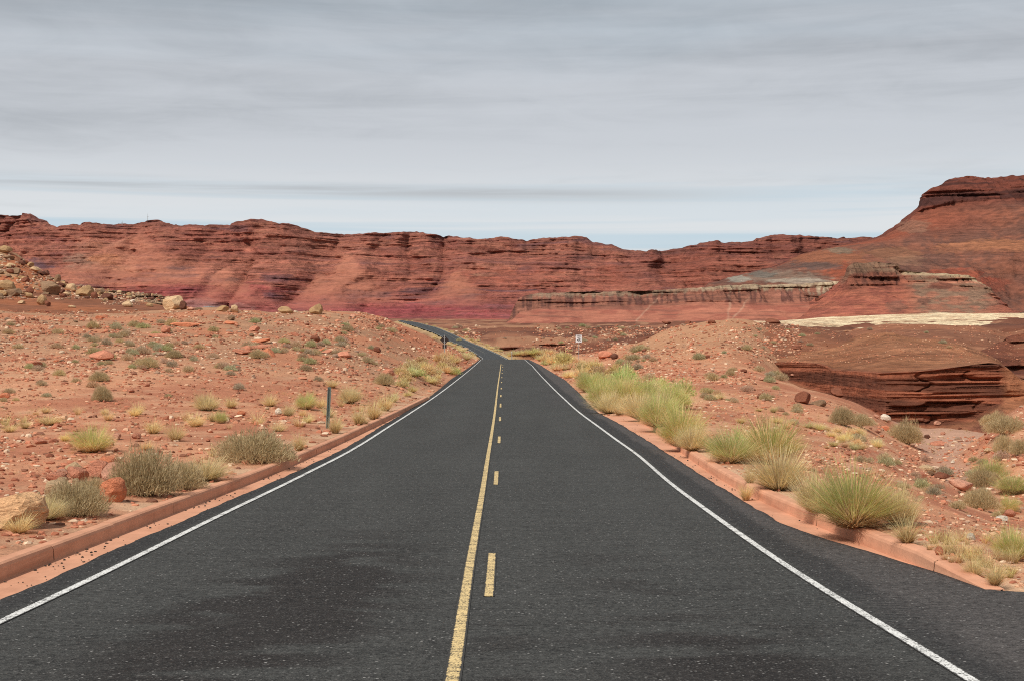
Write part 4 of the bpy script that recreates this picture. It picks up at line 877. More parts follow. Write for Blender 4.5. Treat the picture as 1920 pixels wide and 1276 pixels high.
ROCKS = [make_rock(i, 17 if i % 2 else 12, .08 + .02 * (i % 3)) for i in range(9)]
SLABS = [make_rock(40 + i, 14, .05) for i in range(3)]
RC = {'tan': (166, 130, 94), 'pale': (192, 158, 124), 'red': (190, 122, 98), 'pink': (200, 142, 120), 'orange': (204, 122, 88), 'brown': (128, 76, 58), 'grey': (134, 104, 82), 'dark': (104, 66, 54), 'white': (222, 204, 190), 'slab': (214, 164, 122)}
def rock(px, pyb, w, h, colr, label, group=None, name='boulder', tilt=0.0, depth=1.0, pool=None, cat=None, sink=.12, seed=None):
    """pyb = foot of the rock in the photo"""
    loc, nor, ob = hit(px, pyb)
    if loc is None or loc.y > 900: return None
    s = loc.y / F; me = random.choice(pool or ROCKS) if seed is None else (pool or ROCKS)[seed % len(pool or ROCKS)]
    o = link(bpy.data.objects.new(name, me))
    hz = h * s / 2
    dy = w * s / 2 * depth
    g = down(loc.x, loc.y + dy * .45)
    o.location = (loc.x, loc.y + dy * .6, loc.z + hz * (1 - sink))
    o.scale = (w * s / 2, dy, hz * (1 + sink * .6)); o.rotation_euler = (random.uniform(-.15, .15), tilt, random.uniform(-.5, .5))
    k = random.uniform(1.04, 1.2); c = alb(*RC[colr]) * k; o.color = (c[0], c[1], c[2], 1)
    tag(o, label, cat or 'boulder', group); return o
B = [  # px, foot, w, h, colour, label
 (6, 474, 30, 15, 'tan', 'tan boulder topmost on the left slope, at the picture edge'),
 (14, 486, 24, 9, 'grey', 'flat grey boulder just under the topmost one on the left slope'),
 (28, 514, 18, 13, 'grey', 'round grey-brown boulder alone on the bare red part of the left slope'),
 (40, 497, 14, 10, 'dark', 'small dark boulder near the skyline of the left slope'),
 (84, 516, 17, 11, 'dark', 'dark jagged boulder on the skyline of the left slope'),
 (106, 528, 14, 14, 'grey', 'upright grey boulder on the skyline above the big boulder row'),
 (12, 546, 30, 22, 'tan', 'big rounded tan boulder at the left end of the boulder row'),
 (24, 556, 30, 16, 'grey', 'angular boulder with a dark right face at the left end of the row'),
 (2, 556, 22, 12, 'tan', 'low tan boulder cut by the left picture edge'),
 (56, 551, 16, 15, 'brown', 'split brown boulder between the big tan ones in the row'),
 (90, 552, 44, 26, 'grey', 'largest grey-brown boulder in the middle of the boulder row'),
 (114, 551, 14, 10, 'dark', 'dark boulder leaning on the right end of the largest one'),
 (132, 547, 20, 16, 'pale', 'pale pitted boulder between the two largest in the row'),
 (118, 538, 12, 12, 'tan', 'tan boulder above the gap between the two largest'),
 (157, 556, 34, 22, 'tan', 'smooth tan boulder right of the largest in the row'),
 (176, 560, 12, 13, 'brown', 'narrow brown boulder against the smooth tan one'),
 (187, 552, 18, 12, 'grey', 'rounded boulder sitting on top near the right end of the row'),
 (201, 562, 24, 13, 'dark', 'dark undercut boulder at the right end of the row'),
 (77, 572, 19, 21, 'tan', 'leaning pointed tan boulder on the bare brown flat'),
 (88, 575, 13, 12, 'brown', 'brown block touching the leaning pointed boulder'),
 (39, 570, 14, 7, 'pale', 'small pale boulder left of the leaning one on the brown flat'),
 (134, 577, 15, 5, 'pale', 'low pale slab lying flat on the brown flat'),
 (238, 576, 21, 13, 'pale', 'pale rounded boulder below the bedrock ledge'),
 (247, 566, 10, 5, 'white', 'small whitish rock just behind the pale rounded boulder'),
 (280, 575, 12, 7, 'tan', 'small tan boulder left of the great round boulder'),
 (323, 581, 40, 27, 'pale', 'great round pale boulder standing on the crest of the left hill'),
 (343, 581, 14, 18, 'dark', 'dark broken block on the right side of the great round boulder'),
 (357, 582, 16, 7, 'pink', 'low pinkish rock right of the great round boulder'),
 (300, 560, 12, 8, 'grey', 'small grey boulder at the end of the bedrock ledge'),
 (416, 584, 24, 12, 'tan', 'flat tan boulder left of the round one on the hill crest'),
 (439, 586, 16, 15, 'pale', 'round pale boulder on the hill crest, right of the flat one'),
 (534, 588, 30, 14, 'tan', 'wide tan boulder on the hill crest, second from the right'),
 (592, 589, 27, 20, 'tan', 'rightmost boulder on the crest of the left hill'),
 (372, 581, 14, 5, 'grey', 'very low grey rock on the hill crest'),
 (187, 599, 18, 8, 'orange', 'bright orange low rock near the top of the left slope'),
 (311, 625, 20, 15, 'red', 'pointed red rock in the outcrop on the left slope'),
 (190, 675, 52, 20, 'red', 'large low red boulder alone in the middle of the left slope'),
 (60, 688, 36, 14, 'red', 'low red outcrop on the left slope near the edge'),
 (476, 621, 20, 11, 'red', 'red rock right of the outcrop on the left slope'),
 (590, 640, 20, 12, 'brown', 'brown block on the left slope above the leaning slabs'),
 (645, 670, 30, 12, 'red', 'red broken rock on the slope behind the metal post'),
 (725, 705, 26, 15, 'red', 'red rock above the roadside bushes at the left'),
 (707, 660, 14, 11, 'brown', 'small brown rock on the slope below the hill crest'),
 (8, 746, 20, 10, 'orange', 'orange rock at the left picture edge on the sand'),
 (452, 778, 16, 9, 'orange', 'orange rock between dry grass tufts on the left'),
 (522, 778, 14, 15, 'white', 'white and brown stone standing behind the left kerb grass'),
 (72, 832, 32, 12, 'red', 'low red rock left of the green bush'),
 (215, 824, 20, 14, 'pink', 'pinkish rock touching the right side of the green bush'),
 (255, 822, 18, 11, 'red', 'red rock right of the green bush, second one out'),
 (70, 948, 15, 28, 'pale', 'upright yellowish stone beside the grey sage clump'),
 (0, 990, 150, 66, 'slab', 'huge smooth tan slab at the left picture edge'),
 (105, 905, 30, 15, 'red', 'red rock at the left of the rock pile'),
 (115, 892, 18, 9, 'pink', 'small pink rock behind the rock pile'),
 (116, 908, 17, 10, 'pale', 'small pale rock in front of the rock pile'),
 (137, 888, 26, 16, 'pale', 'pale rock at the back left of the rock pile'),
 (142, 906, 34, 24, 'red', 'rounded red rock in the middle of the rock pile'),
 (181, 898, 34, 27, 'red', 'blocky red rock at the top of the rock pile'),
 (199, 882, 28, 20, 'orange', 'bright orange rock at the back of the rock pile'),
 (212, 912, 38, 34, 'pink', 'pink rock at the right end of the rock pile'),
 (203, 942, 46, 36, 'orange', 'flat-faced orange rock low in front of the rock pile'),
 (142, 915, 12, 14, 'pale', 'small pale block in front of the rounded red rock'),
 (105, 935, 40, 26, 'pale', 'pale rock behind the grey sage clump'),
 (1135, 672, 28, 15, 'red', 'big red boulder beside the bare slope near the speed sign'),
 (1152, 673, 16, 12, 'dark', 'dark block at the right of the big red boulder near the sign'),
 (1193, 692, 18, 12, 'red', 'reddish rounded boulder on the slope right of the road'),
 (1506, 756, 30, 24, 'brown', 'dark split boulder on the slope above the wash'),
 (1430, 748, 20, 12, 'brown', 'brown boulder on the slope left of the dark split one'),
 (1578, 742, 44, 16, 'brown', 'broad brown boulder at the head of the wash wall'),
 (1535, 760, 32, 12, 'grey', 'flat grey slab on the slope above the wash'),
 (1662, 790, 22, 15, 'white', 'whitish round boulder at the foot of the wash wall'),
 (1662, 807, 18, 10, 'orange', 'orange rock below the whitish round boulder'),
 (1395, 698, 12, 7, 'brown', 'small brown rock near the mound right of the road'),
 (1575, 782, 30, 14, 'grey', 'grey rock among dark shrubs at the edge of the wash'),
 (1250, 609, 18, 8, 'brown', 'reddish rock on the skyline of the stony mound, left one'),
 (1290, 607, 12, 6, 'brown', 'small brown rock on the skyline of the stony mound'),
 (1335, 607, 16, 8, 'brown', 'reddish rock on the skyline of the stony mound, right one'),
 (1450, 606, 30, 10, 'brown', 'reddish rock outcrop where mound and clay slope meet'),
 (1494, 655, 22, 9, 'brown', 'dark red rock on the saddle between mound and wash wall'),
 (1740, 883, 36, 12, 'pale', 'long pale stone in the stone cluster above the wash'),
 (1728, 896, 26, 12, 'red', 'red stone in the stone cluster above the wash'),
 (1745, 890, 14, 9, 'grey', 'small grey-blue stone in the stone cluster above the wash'),
 (1765, 898, 36, 14, 'brown', 'brown stone at the right of the stone cluster above the wash'),
 (1805, 920, 46, 22, 'pink', 'broad flat pinkish slab on the bank above the wash'),
 (1760, 835, 30, 10, 'red', 'red rock on the sandy wash bed'),
 (1895, 968, 22, 14, 'red', 'red rock below the small green bush at the right'),
 (1763, 1040, 18, 16, 'orange', 'small orange rock on the kerb near its end'),
 (1880, 975, 30, 9, 'white', 'white rock below the small green bush at the right'),
 (1822, 1012, 16, 14, 'white', 'small white stone behind the right kerb end'),
 (1770, 1012, 24, 18, 'red', 'red stone behind the kerb left of the small white stone'),
]
for i, (px, py, w, h, c, lb) in enumerate(B):
    if 95 < px < 230 and 860 < py < 950: w *= 1.3; h *= 1.3; py -= 2
    fl = w > 2.6 * h
    rock(px, py, w, h, c, lb, 'rocks and boulders', depth=.8, seed=i * 7 + 3, sink=.12 if not fl else .3)
# the leaning dark red slabs of the outcrop
for k, (px, py, w, h, tl, lb) in enumerate([(488, 642, 44, 7, -.12, 'upper thin red slab of the layered outcrop on the left slope'), (478, 655, 60, 9, -.06, 'long middle red slab of the layered outcrop'), (505, 668, 26, 14, .5, 'lower broken slab at the right of the layered outcrop'), (455, 664, 40, 10, .05, 'low red slab at the left foot of the layered outcrop'),
                               (597, 661, 30, 5, -.55, 'first thin leaning slab right of the layered outcrop'), (610, 662, 24, 5, -.45, 'second thin leaning slab right of the layered outcrop'), (345, 612, 60, 8, .0, 'thin red ledge slab near the top of the left slope'), (300, 632, 50, 7, .1, 'dark red ledge slab right of the pointed rock'), (430, 608, 30, 7, .0, 'orange ledge slab near the hill crest')]):
    rock(px, py, w, h, 'red' if k % 2 else 'orange', lb, 'slabs of the red outcrops', 'rock_slab', tl, .7, SLABS, 'rock slab', seed=k)
def scat_rocks(n, reg, cols, smin, smax, label, group):
    x0, x1, y0, y1 = reg; k = 0
    while k < n:
        px, py = random.uniform(x0, x1), random.uniform(y0, y1); loc, nor, ob = hit(px, py)
        k += 1
        if loc is None or ob.name.split('.')[0] not in ('ground', 'terrain') or loc.y > 600: continue
        w = smin + (smax - smin) * random.random() ** 2
        rock(px, py, w, w * random.uniform(.4, .75), random.choice(cols), label, group, 'rock', 0, 1.0, None, 'rock')
scat_rocks(88, (-10, 130, 475, 562), ('tan', 'grey', 'pale', 'tan', 'brown', 'dark'), 6, 19, 'small tan or grey rock among the boulders on the left slope', 'small rocks among the boulders')
scat_rocks(34, (110, 232, 528, 562), ('tan', 'grey', 'pale', 'dark', 'tan'), 6, 16, 'tan or grey rock filling the gaps of the boulder row', 'rocks filling the boulder row')
scat_rocks(44, (190, 335, 547, 566), ('tan', 'grey', 'pale', 'dark'), 4, 10, 'small tan rock along the pale bedrock ledge', 'small rocks along the ledge')
scat_rocks(38, (0, 740, 592, 690), ('red', 'brown', 'pink', 'orange', 'grey'), 5, 14, 'small reddish rock on the upper left slope', 'small rocks on the left slope')
scat_rocks(22, (0, 560, 700, 900), ('red', 'pink', 'pale', 'orange', 'red'), 6, 15, 'small reddish rock on the flat sand left of the kerb', 'small rocks behind the left kerb')
scat_rocks(26, (1150, 1500, 610, 740), ('red', 'brown', 'pink', 'pale'), 4, 11, 'small rock on the stony mound right of the road', 'small rocks on the stony mound')
scat_rocks(30, (1560, 1915, 810, 1000), ('pale', 'white', 'red', 'pink', 'orange', 'grey'), 6, 17, 'small stone on the bank and bed of the wash', 'small rocks by the wash')
scat_rocks(16, (1590, 1860, 782, 822), ('brown', 'brown', 'pink', 'dark'), 6, 20, 'fallen brown block at the foot of the wash wall', 'fallen blocks below the wash wall')
scat_rocks(12, (1840, 1935, 770, 850), ('red', 'pale', 'orange', 'pink'), 6, 16, 'small rock on the bank at the right picture edge', 'small rocks on the right bank')

# ---------------------------------------------------------------- plants
def blades(n, r0, tilt, L0, L1, w, droop, cb, ct, seed, segs=3, jit=.15, zbias=0.0, up=1.0, flatk=1.0):
    r = np.random.RandomState(seed); az = r.uniform(0, 2 * np.pi, n); rad = r0 * np.sqrt(r.uniform(0, 1, n)); th = tilt * r.uniform(0, 1, n) ** .62
    Ln = (.55 + .8 * vn(az * 1.9, th * 3, s=seed)) * r.uniform(L0, L1, n) * (1 - .25 * (th / max(tilt, .01)) ** 2 * flatk); P0 = np.stack([rad * np.cos(az), rad * np.sin(az), np.zeros(n)], -1)
    az2 = az + r.normal(0, .35, n); side = np.stack([-np.sin(az2 + r.uniform(-1, 1, n)), np.cos(az2 + r.uniform(-1, 1, n)), np.zeros(n)], -1)
    pts, cols = [], []; p = P0.copy(); tt = th.copy(); cb = np.array(cb); ct = np.array(ct); kk = r.uniform(.72, 1.25, (n, 1)); mixr = r.uniform(-jit, jit, n)
    for s in range(segs + 1):
        u = s / segs; ww = w * (1 - .75 * u); pts.append(np.stack([p - side * ww / 2, p + side * ww / 2], 1))
        c = cb[None] * (1 - np.clip(u + mixr, 0, 1))[:, None] + ct[None] * np.clip(u + mixr, 0, 1)[:, None]; cols.append(np.repeat((c * kk)[:, None], 2, 1))
        d = np.stack([np.sin(tt) * np.cos(az2), np.sin(tt) * np.sin(az2), np.cos(tt)], -1); p = p + d * (Ln / segs)[:, None]; tt = tt + droop * r.uniform(.3, 1.2, n)
    V = np.stack(pts, 1).reshape(-1, 3); C = np.stack(cols, 1).reshape(-1, 3); m = (segs + 1) * 2
    q = np.array([(2 * s, 2 * s + 1, 2 * s + 3, 2 * s + 2) for s in range(segs)]); Q = (q[None] + (np.arange(n) * m)[:, None, None]).reshape(-1, 4)
    return V, Q, C
def leaves(n, rx, rz, size, c1, c2, seed, up=.6, hollow=.35, zb=.05, w=.35):
    r = np.random.RandomState(seed); d = r.normal(size=(n, 3)); d /= np.linalg.norm(d, axis=1)[:, None]; d[:, 2] = np.abs(d[:, 2])
    rr = (hollow + (1 - hollow) * r.uniform(0, 1, n) ** .6)[:, None]; lump = (.55 + .9 * fbm(d[:, 0] * 2.2 + seed, d[:, 1] * 2.2, d[:, 2] * 2.2, o=3, s=seed))[:, None]
    c = d * rr * lump * np.array((rx, rx, rz)) + np.array((0, 0, zb)); a = d + r.normal(0, .6, (n, 3)) + np.array((0, 0, up)); a /= np.linalg.norm(a, axis=1)[:, None]
    b_ = np.cross(a, r.normal(size=(n, 3))); b_ /= np.linalg.norm(b_, axis=1)[:, None]; s = (size * r.uniform(.6, 1.4, n))[:, None]
    V = np.stack([c - b_ * s * w, c + b_ * s * w, c + a * s + b_ * s * w * .4, c + a * s - b_ * s * w * .4], 1).reshape(-1, 3)
    k = r.uniform(0, 1, n)[:, None]; C = np.repeat((np.array(c1) * (1 - k) + np.array(c2) * k) * r.uniform(.75, 1.2, (n, 1)), 4, 0)
    return V, np.arange(n * 4).reshape(-1, 4), C
def join(*ps):
    V, Q, C = [], [], []; nb = 0
    for v, q, c in ps: V.append(v); Q.append(q + nb); C.append(c); nb += len(v)
    return np.concatenate(V), np.concatenate(Q), np.concatenate(C)
def norm(*sets):
    """scale several pieces together so the plant is 1 wide and 1 tall (robust extents)"""
    A_ = np.concatenate([s[0] for s in sets]); w = np.percentile(np.abs(A_[:, :2]), 96) * 2; h = np.percentile(A_[:, 2], 98.5)
    return [(s[0] / np.array((w, w, h)), s[1], s[2]) for s in sets]
def pm(name, s): return mesh_np(name, s[0], s[1], s[2], True, M_PLANT)
cBl, cBl2 = alb(176, 134, 88), alb(250, 228, 172)
cSt, cSt2 = alb(170, 144, 112), alb(226, 206, 164)
cGr, cGr2 = alb(140, 164, 84), alb(204, 212, 142)
cSg, cSg2 = alb(172, 150, 116), alb(226, 208, 172)
cOl, cOl2 = alb(166, 144, 98), alb(226, 208, 154)
PR = {}
def proto_green(i):
    st = blades(1300, .14, 1.3, .75, 1.08, .011, .13, cSt, cSt2, 300 + i); st2 = blades(500, .14, 1.45, .55, .85, .012, .10, cSt * .9, cSt2, 305 + i)
    fo = blades(1500, .16, 1.0, .85, 1.12, .012, .11, cSt2, cGr2, 310 + i, 4, .28); r = np.random.RandomState(320 + i)
    V, Q, C = fo; m = 10
    keep = np.concatenate([[4 * k + 2, 4 * k + 3] for k in range(1500)]); fo = (V, Q[keep], C)   # only the upper halves of the shoots
    C2 = C.reshape(-1, m, 3); C2[:, 4:] = C2[:, 4:] * .5 + (cGr * .5)[None, None] * r.uniform(.75, 1.35, (1500, 1, 1)); fo = (V, Q[keep], C2.reshape(-1, 3))
    a, b_, c_ = norm(st, st2, fo); return [('stems', pm('stems', join(a, b_))), ('foliage', pm('foliage', c_))]
def proto_tan(i):
    st = blades(1300, .10, 1.2, .8, 1.1, .011, .07, cSt * .85, cSt2, 330 + i); fo = blades(700, .12, 1.05, .8, 1.12, .010, .05, cSt2, cOl2, 335 + i)
    a, b_ = norm(st, fo); return [('stems', pm('stems', a)), ('foliage', pm('foliage', b_))]
def proto_sage(i):
    tw = blades(600, .25, 1.45, .6, 1.08, .012, -.12, alb(120, 98, 78), alb(168, 146, 116), 340 + i); fo = leaves(4600, .95, .72, .10, cSg, cSg2, 345 + i, up=.9, hollow=.3, w=.07); fo2 = leaves(3400, .98, .74, .09, alb(166, 142, 106), alb(222, 202, 162), 349 + i, up=.7, hollow=.5, w=.06)
    a, b_, c_ = norm(tw, fo, fo2); return [('stems', pm('stems', a)), ('foliage', pm('foliage', join(b_, c_)))]
def proto_single(kind, i):
    if kind == 'blond': s = join(blades(420, .14, 1.0, .7, 1.1, .014, .22, cBl, cBl2, 350 + i), blades(140, .12, 1.35, .45, .8, .014, .2, cBl * .7, cBl2 * .8, 355 + i))
    if kind == 'blondfar': s = blades(240, .2, 1.0, .75, 1.1, .035, .15, cBl, cBl2, 360 + i, 2)
    if kind == 'olivefar': s = join(blades(200, .2, 1.1, .75, 1.05, .035, .1, cSt, cOl2, 365 + i, 2), leaves(380, .9, .7, .11, cOl, cOl2, 367 + i))
    if kind == 'sagefar': s = join(leaves(900, .95, .62, .15, cSg, alb(205, 190, 160), 370 + i, up=.9, hollow=.35, w=.14), blades(80, .3, 1.3, .6, .95, .03, 0, alb(120, 98, 78), alb(180, 160, 130), 375 + i, 2))
    if kind == 'greenfar': s = join(blades(340, .2, 1.0, .75, 1.05, .03, .08, cSt2, cGr2, 380 + i, 2, .3), leaves(300, .9, .75, .1, cGr, cGr2, 385 + i))
    if kind == 'wisp': s = blades(90, .12, .55, .7, 1.15, .012, .12, cBl, cBl2, 390 + i)
    return pm(kind, norm(s)[0])
PARTS = {'green': [proto_green(i) for i in range(3)], 'tan': [proto_tan(i) for i in range(2)], 'sage': [proto_sage(i) for i in range(3)]}
SINGLE = {k: [proto_single(k, i) for i in range(3)] for k in ('blond', 'blondfar', 'olivefar', 'sagefar', 'greenfar', 'wisp')}
NAME = {'green': 'rabbitbrush', 'tan': 'dry_shrub', 'sage': 'sagebrush', 'blond': 'grass_tuft', 'blondfar': 'grass_tuft', 'olivefar': 'dry_shrub', 'sagefar': 'sagebrush', 'greenfar': 'rabbitbrush', 'wisp': 'grass_tuft'}
CAT = {'rabbitbrush': 'shrub', 'dry_shrub': 'shrub', 'sagebrush': 'shrub', 'grass_tuft': 'grass tuft'}
def plant(kind, px, pyb, w, h, label, group=None, tint=(1, 1, 1), lean=0.0, maxY=1200):
    loc, nor, ob = hit(px, pyb)
    if loc is None or ob.name.split('.')[0] in ('road', 'edge_line', 'hills', 'mesa') or loc.y > maxY: return None
    if kind in ('green', 'greenfar'): w *= .86; h *= .88
    s = loc.y / F; sx_, sz = w * s, h * s; rz = random.uniform(0, 6.28)
    if kind.startswith('green'): q_ = .05 + random.random() ** 1.6 * .13; tint = (tint[0] + q_, tint[1] + q_ * .35, tint[2])
    nm = NAME[kind]; pos = (loc.x, loc.y + sx_ * .22, down(loc.x, loc.y + sx_ * .22).z - .02 * sz)
    if abs(pos[2] - loc.z) > .6 * sz + .1: pos = (loc.x, loc.y, loc.z - .02 * sz)
    col = (tint[0], tint[1], tint[2], 1)
    if kind in PARTS:
        root = empty(nm, pos, rz); root.scale = (sx_, sx_, sz)
        for pn, me in random.choice(PARTS[kind]): o = link(bpy.data.objects.new(pn, me), root); o.color = col
    else:
        root = link(bpy.data.objects.new(nm, random.choice(SINGLE[kind]))); root.location = pos; root.rotation_euler = (lean * .3, lean, rz); root.scale = (sx_, sx_, sz); root.color = col
    return tag(root, label, CAT[nm], group)
RG = 'rabbitbrush and shrubs behind the right kerb'; LG = 'shrubs behind the left kerb'
BIG = [
 ('green', 1608, 992, 185, 122, 'largest green rabbitbrush, nearest behind the right kerb', RG),
 ('tan', 1690, 985, 90, 75, 'pale bare-stemmed shrub on the right flank of the largest green bush', RG),
 ('tan', 1535, 962, 92, 78, 'tan leafless shrub just left of the largest green bush', RG),
 ('green', 1450, 872, 150, 92, 'wide green rabbitbrush, second big one along the right kerb', RG),
 ('green', 1375, 868, 110, 66, 'grey-green rabbitbrush with bare stems at the left of the second big one', RG),
 ('tan', 1465, 920, 115, 80, 'tan shrub in front of the second big green bush', RG),
 ('green', 1278, 835, 108, 82, 'vivid green rabbitbrush where the shoulder row meets the kerb', RG),
 ('tan', 1300, 845, 70, 50, 'short tan shrub at the foot of the vivid green bush', RG),
 ('green', 1235, 800, 95, 66, 'yellow-green bush left of the vivid green one', RG),
 ('tan', 1200, 785, 70, 48, 'tan bush at the start of the right kerb', RG),
 ('green', 1170, 762, 80, 60, 'green bush just before the start of the right kerb', RG),
 ('green', 1128, 762, 75, 58, 'green bush with arching dry stems beside the asphalt', RG),
 ('tan', 1145, 775, 70, 40, 'dry arching shrub at the asphalt edge', RG),
 ('green', 1215, 752, 90, 44, 'low green bush in the second row of the right verge', RG),
 ('green', 1262, 768, 90, 48, 'yellow-green bush in the second row nearer the camera', RG),
 ('green', 1105, 735, 60, 44, 'small green bush at the far end of the green row', RG),
 ('tan', 1240, 782, 70, 45, 'straw-coloured bush between the green ones', RG),
 ('green', 1150, 737, 60, 34, 'small yellowish bush behind the far end of the green row', RG),
 ('sage', 1900, 1108, 130, 78, 'tangled grey-tan shrub at the end of the right kerb', RG),
 ('green', 1905, 1050, 90, 62, 'green-tipped shrub at the right picture edge above the kerb end', RG),
 ('sage', 1845, 913, 52, 36, 'tan round shrub left of the bright green creeping ones', RG),
 ('sage', 1842, 956, 62, 38, 'tan brush on the bank left of the small green bush', RG),
 ('green', 1862, 898, 72, 40, 'bright green low shrub on the edge of the wash bed, left one', RG),
 ('green', 1903, 926, 78, 40, 'bright green low shrub on the edge of the wash bed, right one', RG),
 ('green', 1893, 962, 46, 34, 'small round green bush on the bank at the right', RG),
 ('sage', 1702, 833, 56, 42, 'dark olive shrub at the foot of the slope by the wash bed', RG),
 ('sage', 1582, 798, 44, 34, 'grey shrub among rocks where the slope meets the wall', RG),
 ('sage', 1612, 800, 56, 22, 'dark green low shrub left of the whitish boulder', RG),
 ('sage', 1892, 812, 70, 32, 'large tan-green shrub on the right bank', RG),
 ('sage', 1870, 796, 46, 26, 'pale shrub above the large tan-green one on the right bank', RG),
 ('sage', 1885, 850, 36, 34, 'round grey shrub below the right bank', RG),
 ('sage', 1915, 852, 34, 28, 'round shrub at the picture edge below the right bank', RG),
 ('sage', 1808, 878, 0, 0, '', RG),
 ('green', 170, 848, 88, 50, 'rounded bright green bush alone on the left sand', LG),
 ('sage', 262, 930, 118, 86, 'large grey-green bush right of the rock pile', LG),
 ('sage', 330, 918, 90, 50, 'lower right half of the grey bush group by the kerb', LG),
 ('tan', 378, 902, 100, 44, 'low grey twiggy shrub between two bigger bushes', LG),
 ('sage', 470, 868, 138, 58, 'wide olive-tan bush leaning to the left kerb', LG),
 ('sage', 130, 968, 118, 62, 'grey sage clump in front of the rock pile', LG),
 ('sage', 168, 935, 60, 38, 'upper green part of the sage by the orange rock', LG),
 ('tan', 80, 975, 80, 40, 'dry pale brush left of the grey sage clump', LG),
 ('tan', 385, 770, 54, 33, 'spiky pale grey bush on the left sand', LG),
 ('green', 414, 793, 30, 24, 'small green bush under the blonde tuft on the left', LG),
 ('green', 571, 767, 46, 32, 'grey-green bush left of the metal post', LG),
 ('tan', 655, 756, 50, 32, 'tan bush right of the metal post', LG),
 ('sage', 720, 722, 34, 22, 'small olive bush above the dry grass near the post', LG),
 ('sage', 190, 752, 34, 28, 'olive bush with dry stems in the middle of the left sand', LG),
 ('sage', 184, 715, 34, 18, 'rounded grey sage above the olive bush', LG),
 ('sage', 276, 690, 36, 20, 'dark grey-brown shrub right of the large low red boulder', LG),
 ('sage', 325, 671, 28, 14, 'grey sage dome right of the dark shrub', LG),
 ('sage', 482, 672, 28, 17, 'brown shrub in front of the layered outcrop', LG),
 ('sage', 712, 725, 0, 0, '', LG),
]
for k, px, py, w, h, lb, g in BIG:
    if w: plant(k, px, py, w, h, lb, g, tint=(1.0, 1.0, 1.0) if k != 'sage' else (.98, .97, .95))
TUF = [
 ('blond', 1705, 1018, 66, 52, 'bright blonde grass tuft beside the right kerb joint'),
 ('blond', 1400, 938, 32, 36, 'blonde grass tuft growing in the right gutter'),
 ('blond', 1408, 905, 34, 34, 'blonde tuft at the left foot of the tan shrub'),
 ('blond', 1162, 778, 36, 28, 'pale blonde tuft at the very start of the right kerb'),
 ('blond', 1785, 1038, 40, 26, 'pale grass tuft behind the small orange rock'),
 ('blond', 1830, 1075, 50, 36, 'fan of blonde grass at the ramp of the right kerb'),
 ('blond', 1870, 1098, 50, 40, 'upright blonde tuft in the tangle at the kerb end'),
 ('blond', 1330, 843, 26, 24, 'little blonde tuft between the vivid and the wide green bush'),
 ('blond', 257, 777, 30, 22, 'blonde windblown tuft alone on the left sand'),
 ('blond', 432, 765, 34, 22, 'blonde tuft above the small green bush'),
 ('blond', 398, 790, 26, 20, 'blonde tuft at the left of the small green bush'),
 ('blond', 285, 813, 44, 26, 'low pale grass tuft right of the green bush'),
 ('blond', 327, 827, 44, 34, 'tall spiky straw tuft left of the olive-tan bush'),
 ('blond', 365, 800, 46, 26, 'wide pale straw tuft in front of the small green bush'),
 ('blond', 505, 762, 36, 24, 'straw tuft left of the grey-green bush'),
 ('blond', 560, 845, 34, 34, 'spiky straw tuft right of the wide olive bush'),
 ('blond', 628, 812, 36, 36, 'straw tuft at the foot of the metal post'),
 ('blond', 672, 796, 40, 34, 'dense straw tuft behind the left kerb'),
 ('blond', 700, 786, 44, 42, 'tall straw tuft, the brightest behind the left kerb'),
 ('blond', 722, 770, 40, 34, 'straw tuft right of the brightest one'),
 ('blond', 622, 727, 30, 18, 'round straw tuft seen just behind the top of the metal post'),
 ('blond', 600, 765, 30, 22, 'pale tuft between the green bush and the post'),
 ('blond', 90, 797, 56, 20, 'wide flat pale tuft near the left picture edge'),
 ('blond', 16, 810, 34, 18, 'pale tuft at the left picture edge'),
 ('blond', 45, 803, 28, 18, 'small pale tuft second from the left picture edge'),
 ('blond', 195, 778, 20, 14, 'tiny blonde tuft left of the windblown one'),
 ('blond', 30, 1000, 70, 36, 'thin dry grass in front of the tan slab'),
 ('wisp', 560, 800, 40, 28, 'wispy dry grass on the sand near the kerb'),
 ('wisp', 480, 795, 44, 26, 'wispy dry grass left of the white stone'),
 ('blond', 1590, 815, 0, 0, ''),
]
for k, px, py, w, h, lb in TUF:
    if w: plant(k, px, py, w, h, lb, 'blonde grass tufts')
def scatter(kind, n, poly, w, hr, label, group, tint=(1, 1, 1), maxY=1200, ymin=0):
    """poly = list of (px, y_low, y_high) control columns"""
    pa = np.array(poly, float); k = 0
    for _ in range(n):
        px = random.uniform(pa[0, 0], pa[-1, 0]); a, b_ = np.interp(px, pa[:, 0], pa[:, 1]), np.interp(px, pa[:, 0], pa[:, 2]); py = random.uniform(a, b_)
        ww = random.uniform(*w)
        if n > 20 and w[1] < 37 and vn(px / 70., py / 16., s=len(label)) < .5 and random.random() < .75: continue
        plant(kind if isinstance(kind, str) else random.choice(kind), px, py, ww, ww * random.uniform(*hr), label, group, tuple(random.uniform(.88, 1.1) * t for t in tint), 0, maxY)
scatter('sagefar', 190, [(0, 600, 690), (400, 602, 700), (740, 605, 690)], (11, 24), (.42, .62), 'small grey-green sage tuft on the stony left slope', 'sage tufts on the left slope')
scatter('sagefar', 16, [(0, 690, 760), (600, 690, 730)], (12, 24), (.45, .65), 'small grey sage tuft low on the left sand', 'sage tufts on the left sand')
scatter(('blond', 'wisp'), 60, [(0, 770, 800), (300, 780, 870), (560, 760, 830), (700, 740, 790)], (16, 36), (.5, .8), 'small straw-coloured tuft scattered on the left sand', 'small straw tufts on the left sand')
scatter('blondfar', 36, [(735, 735, 755), (780, 690, 745), (850, 672, 705), (888, 676, 682)], (18, 34), (.5, .75), 'pale dry grass tuft in the thick verge left of the road bend', 'dry grass tufts in the left verge')
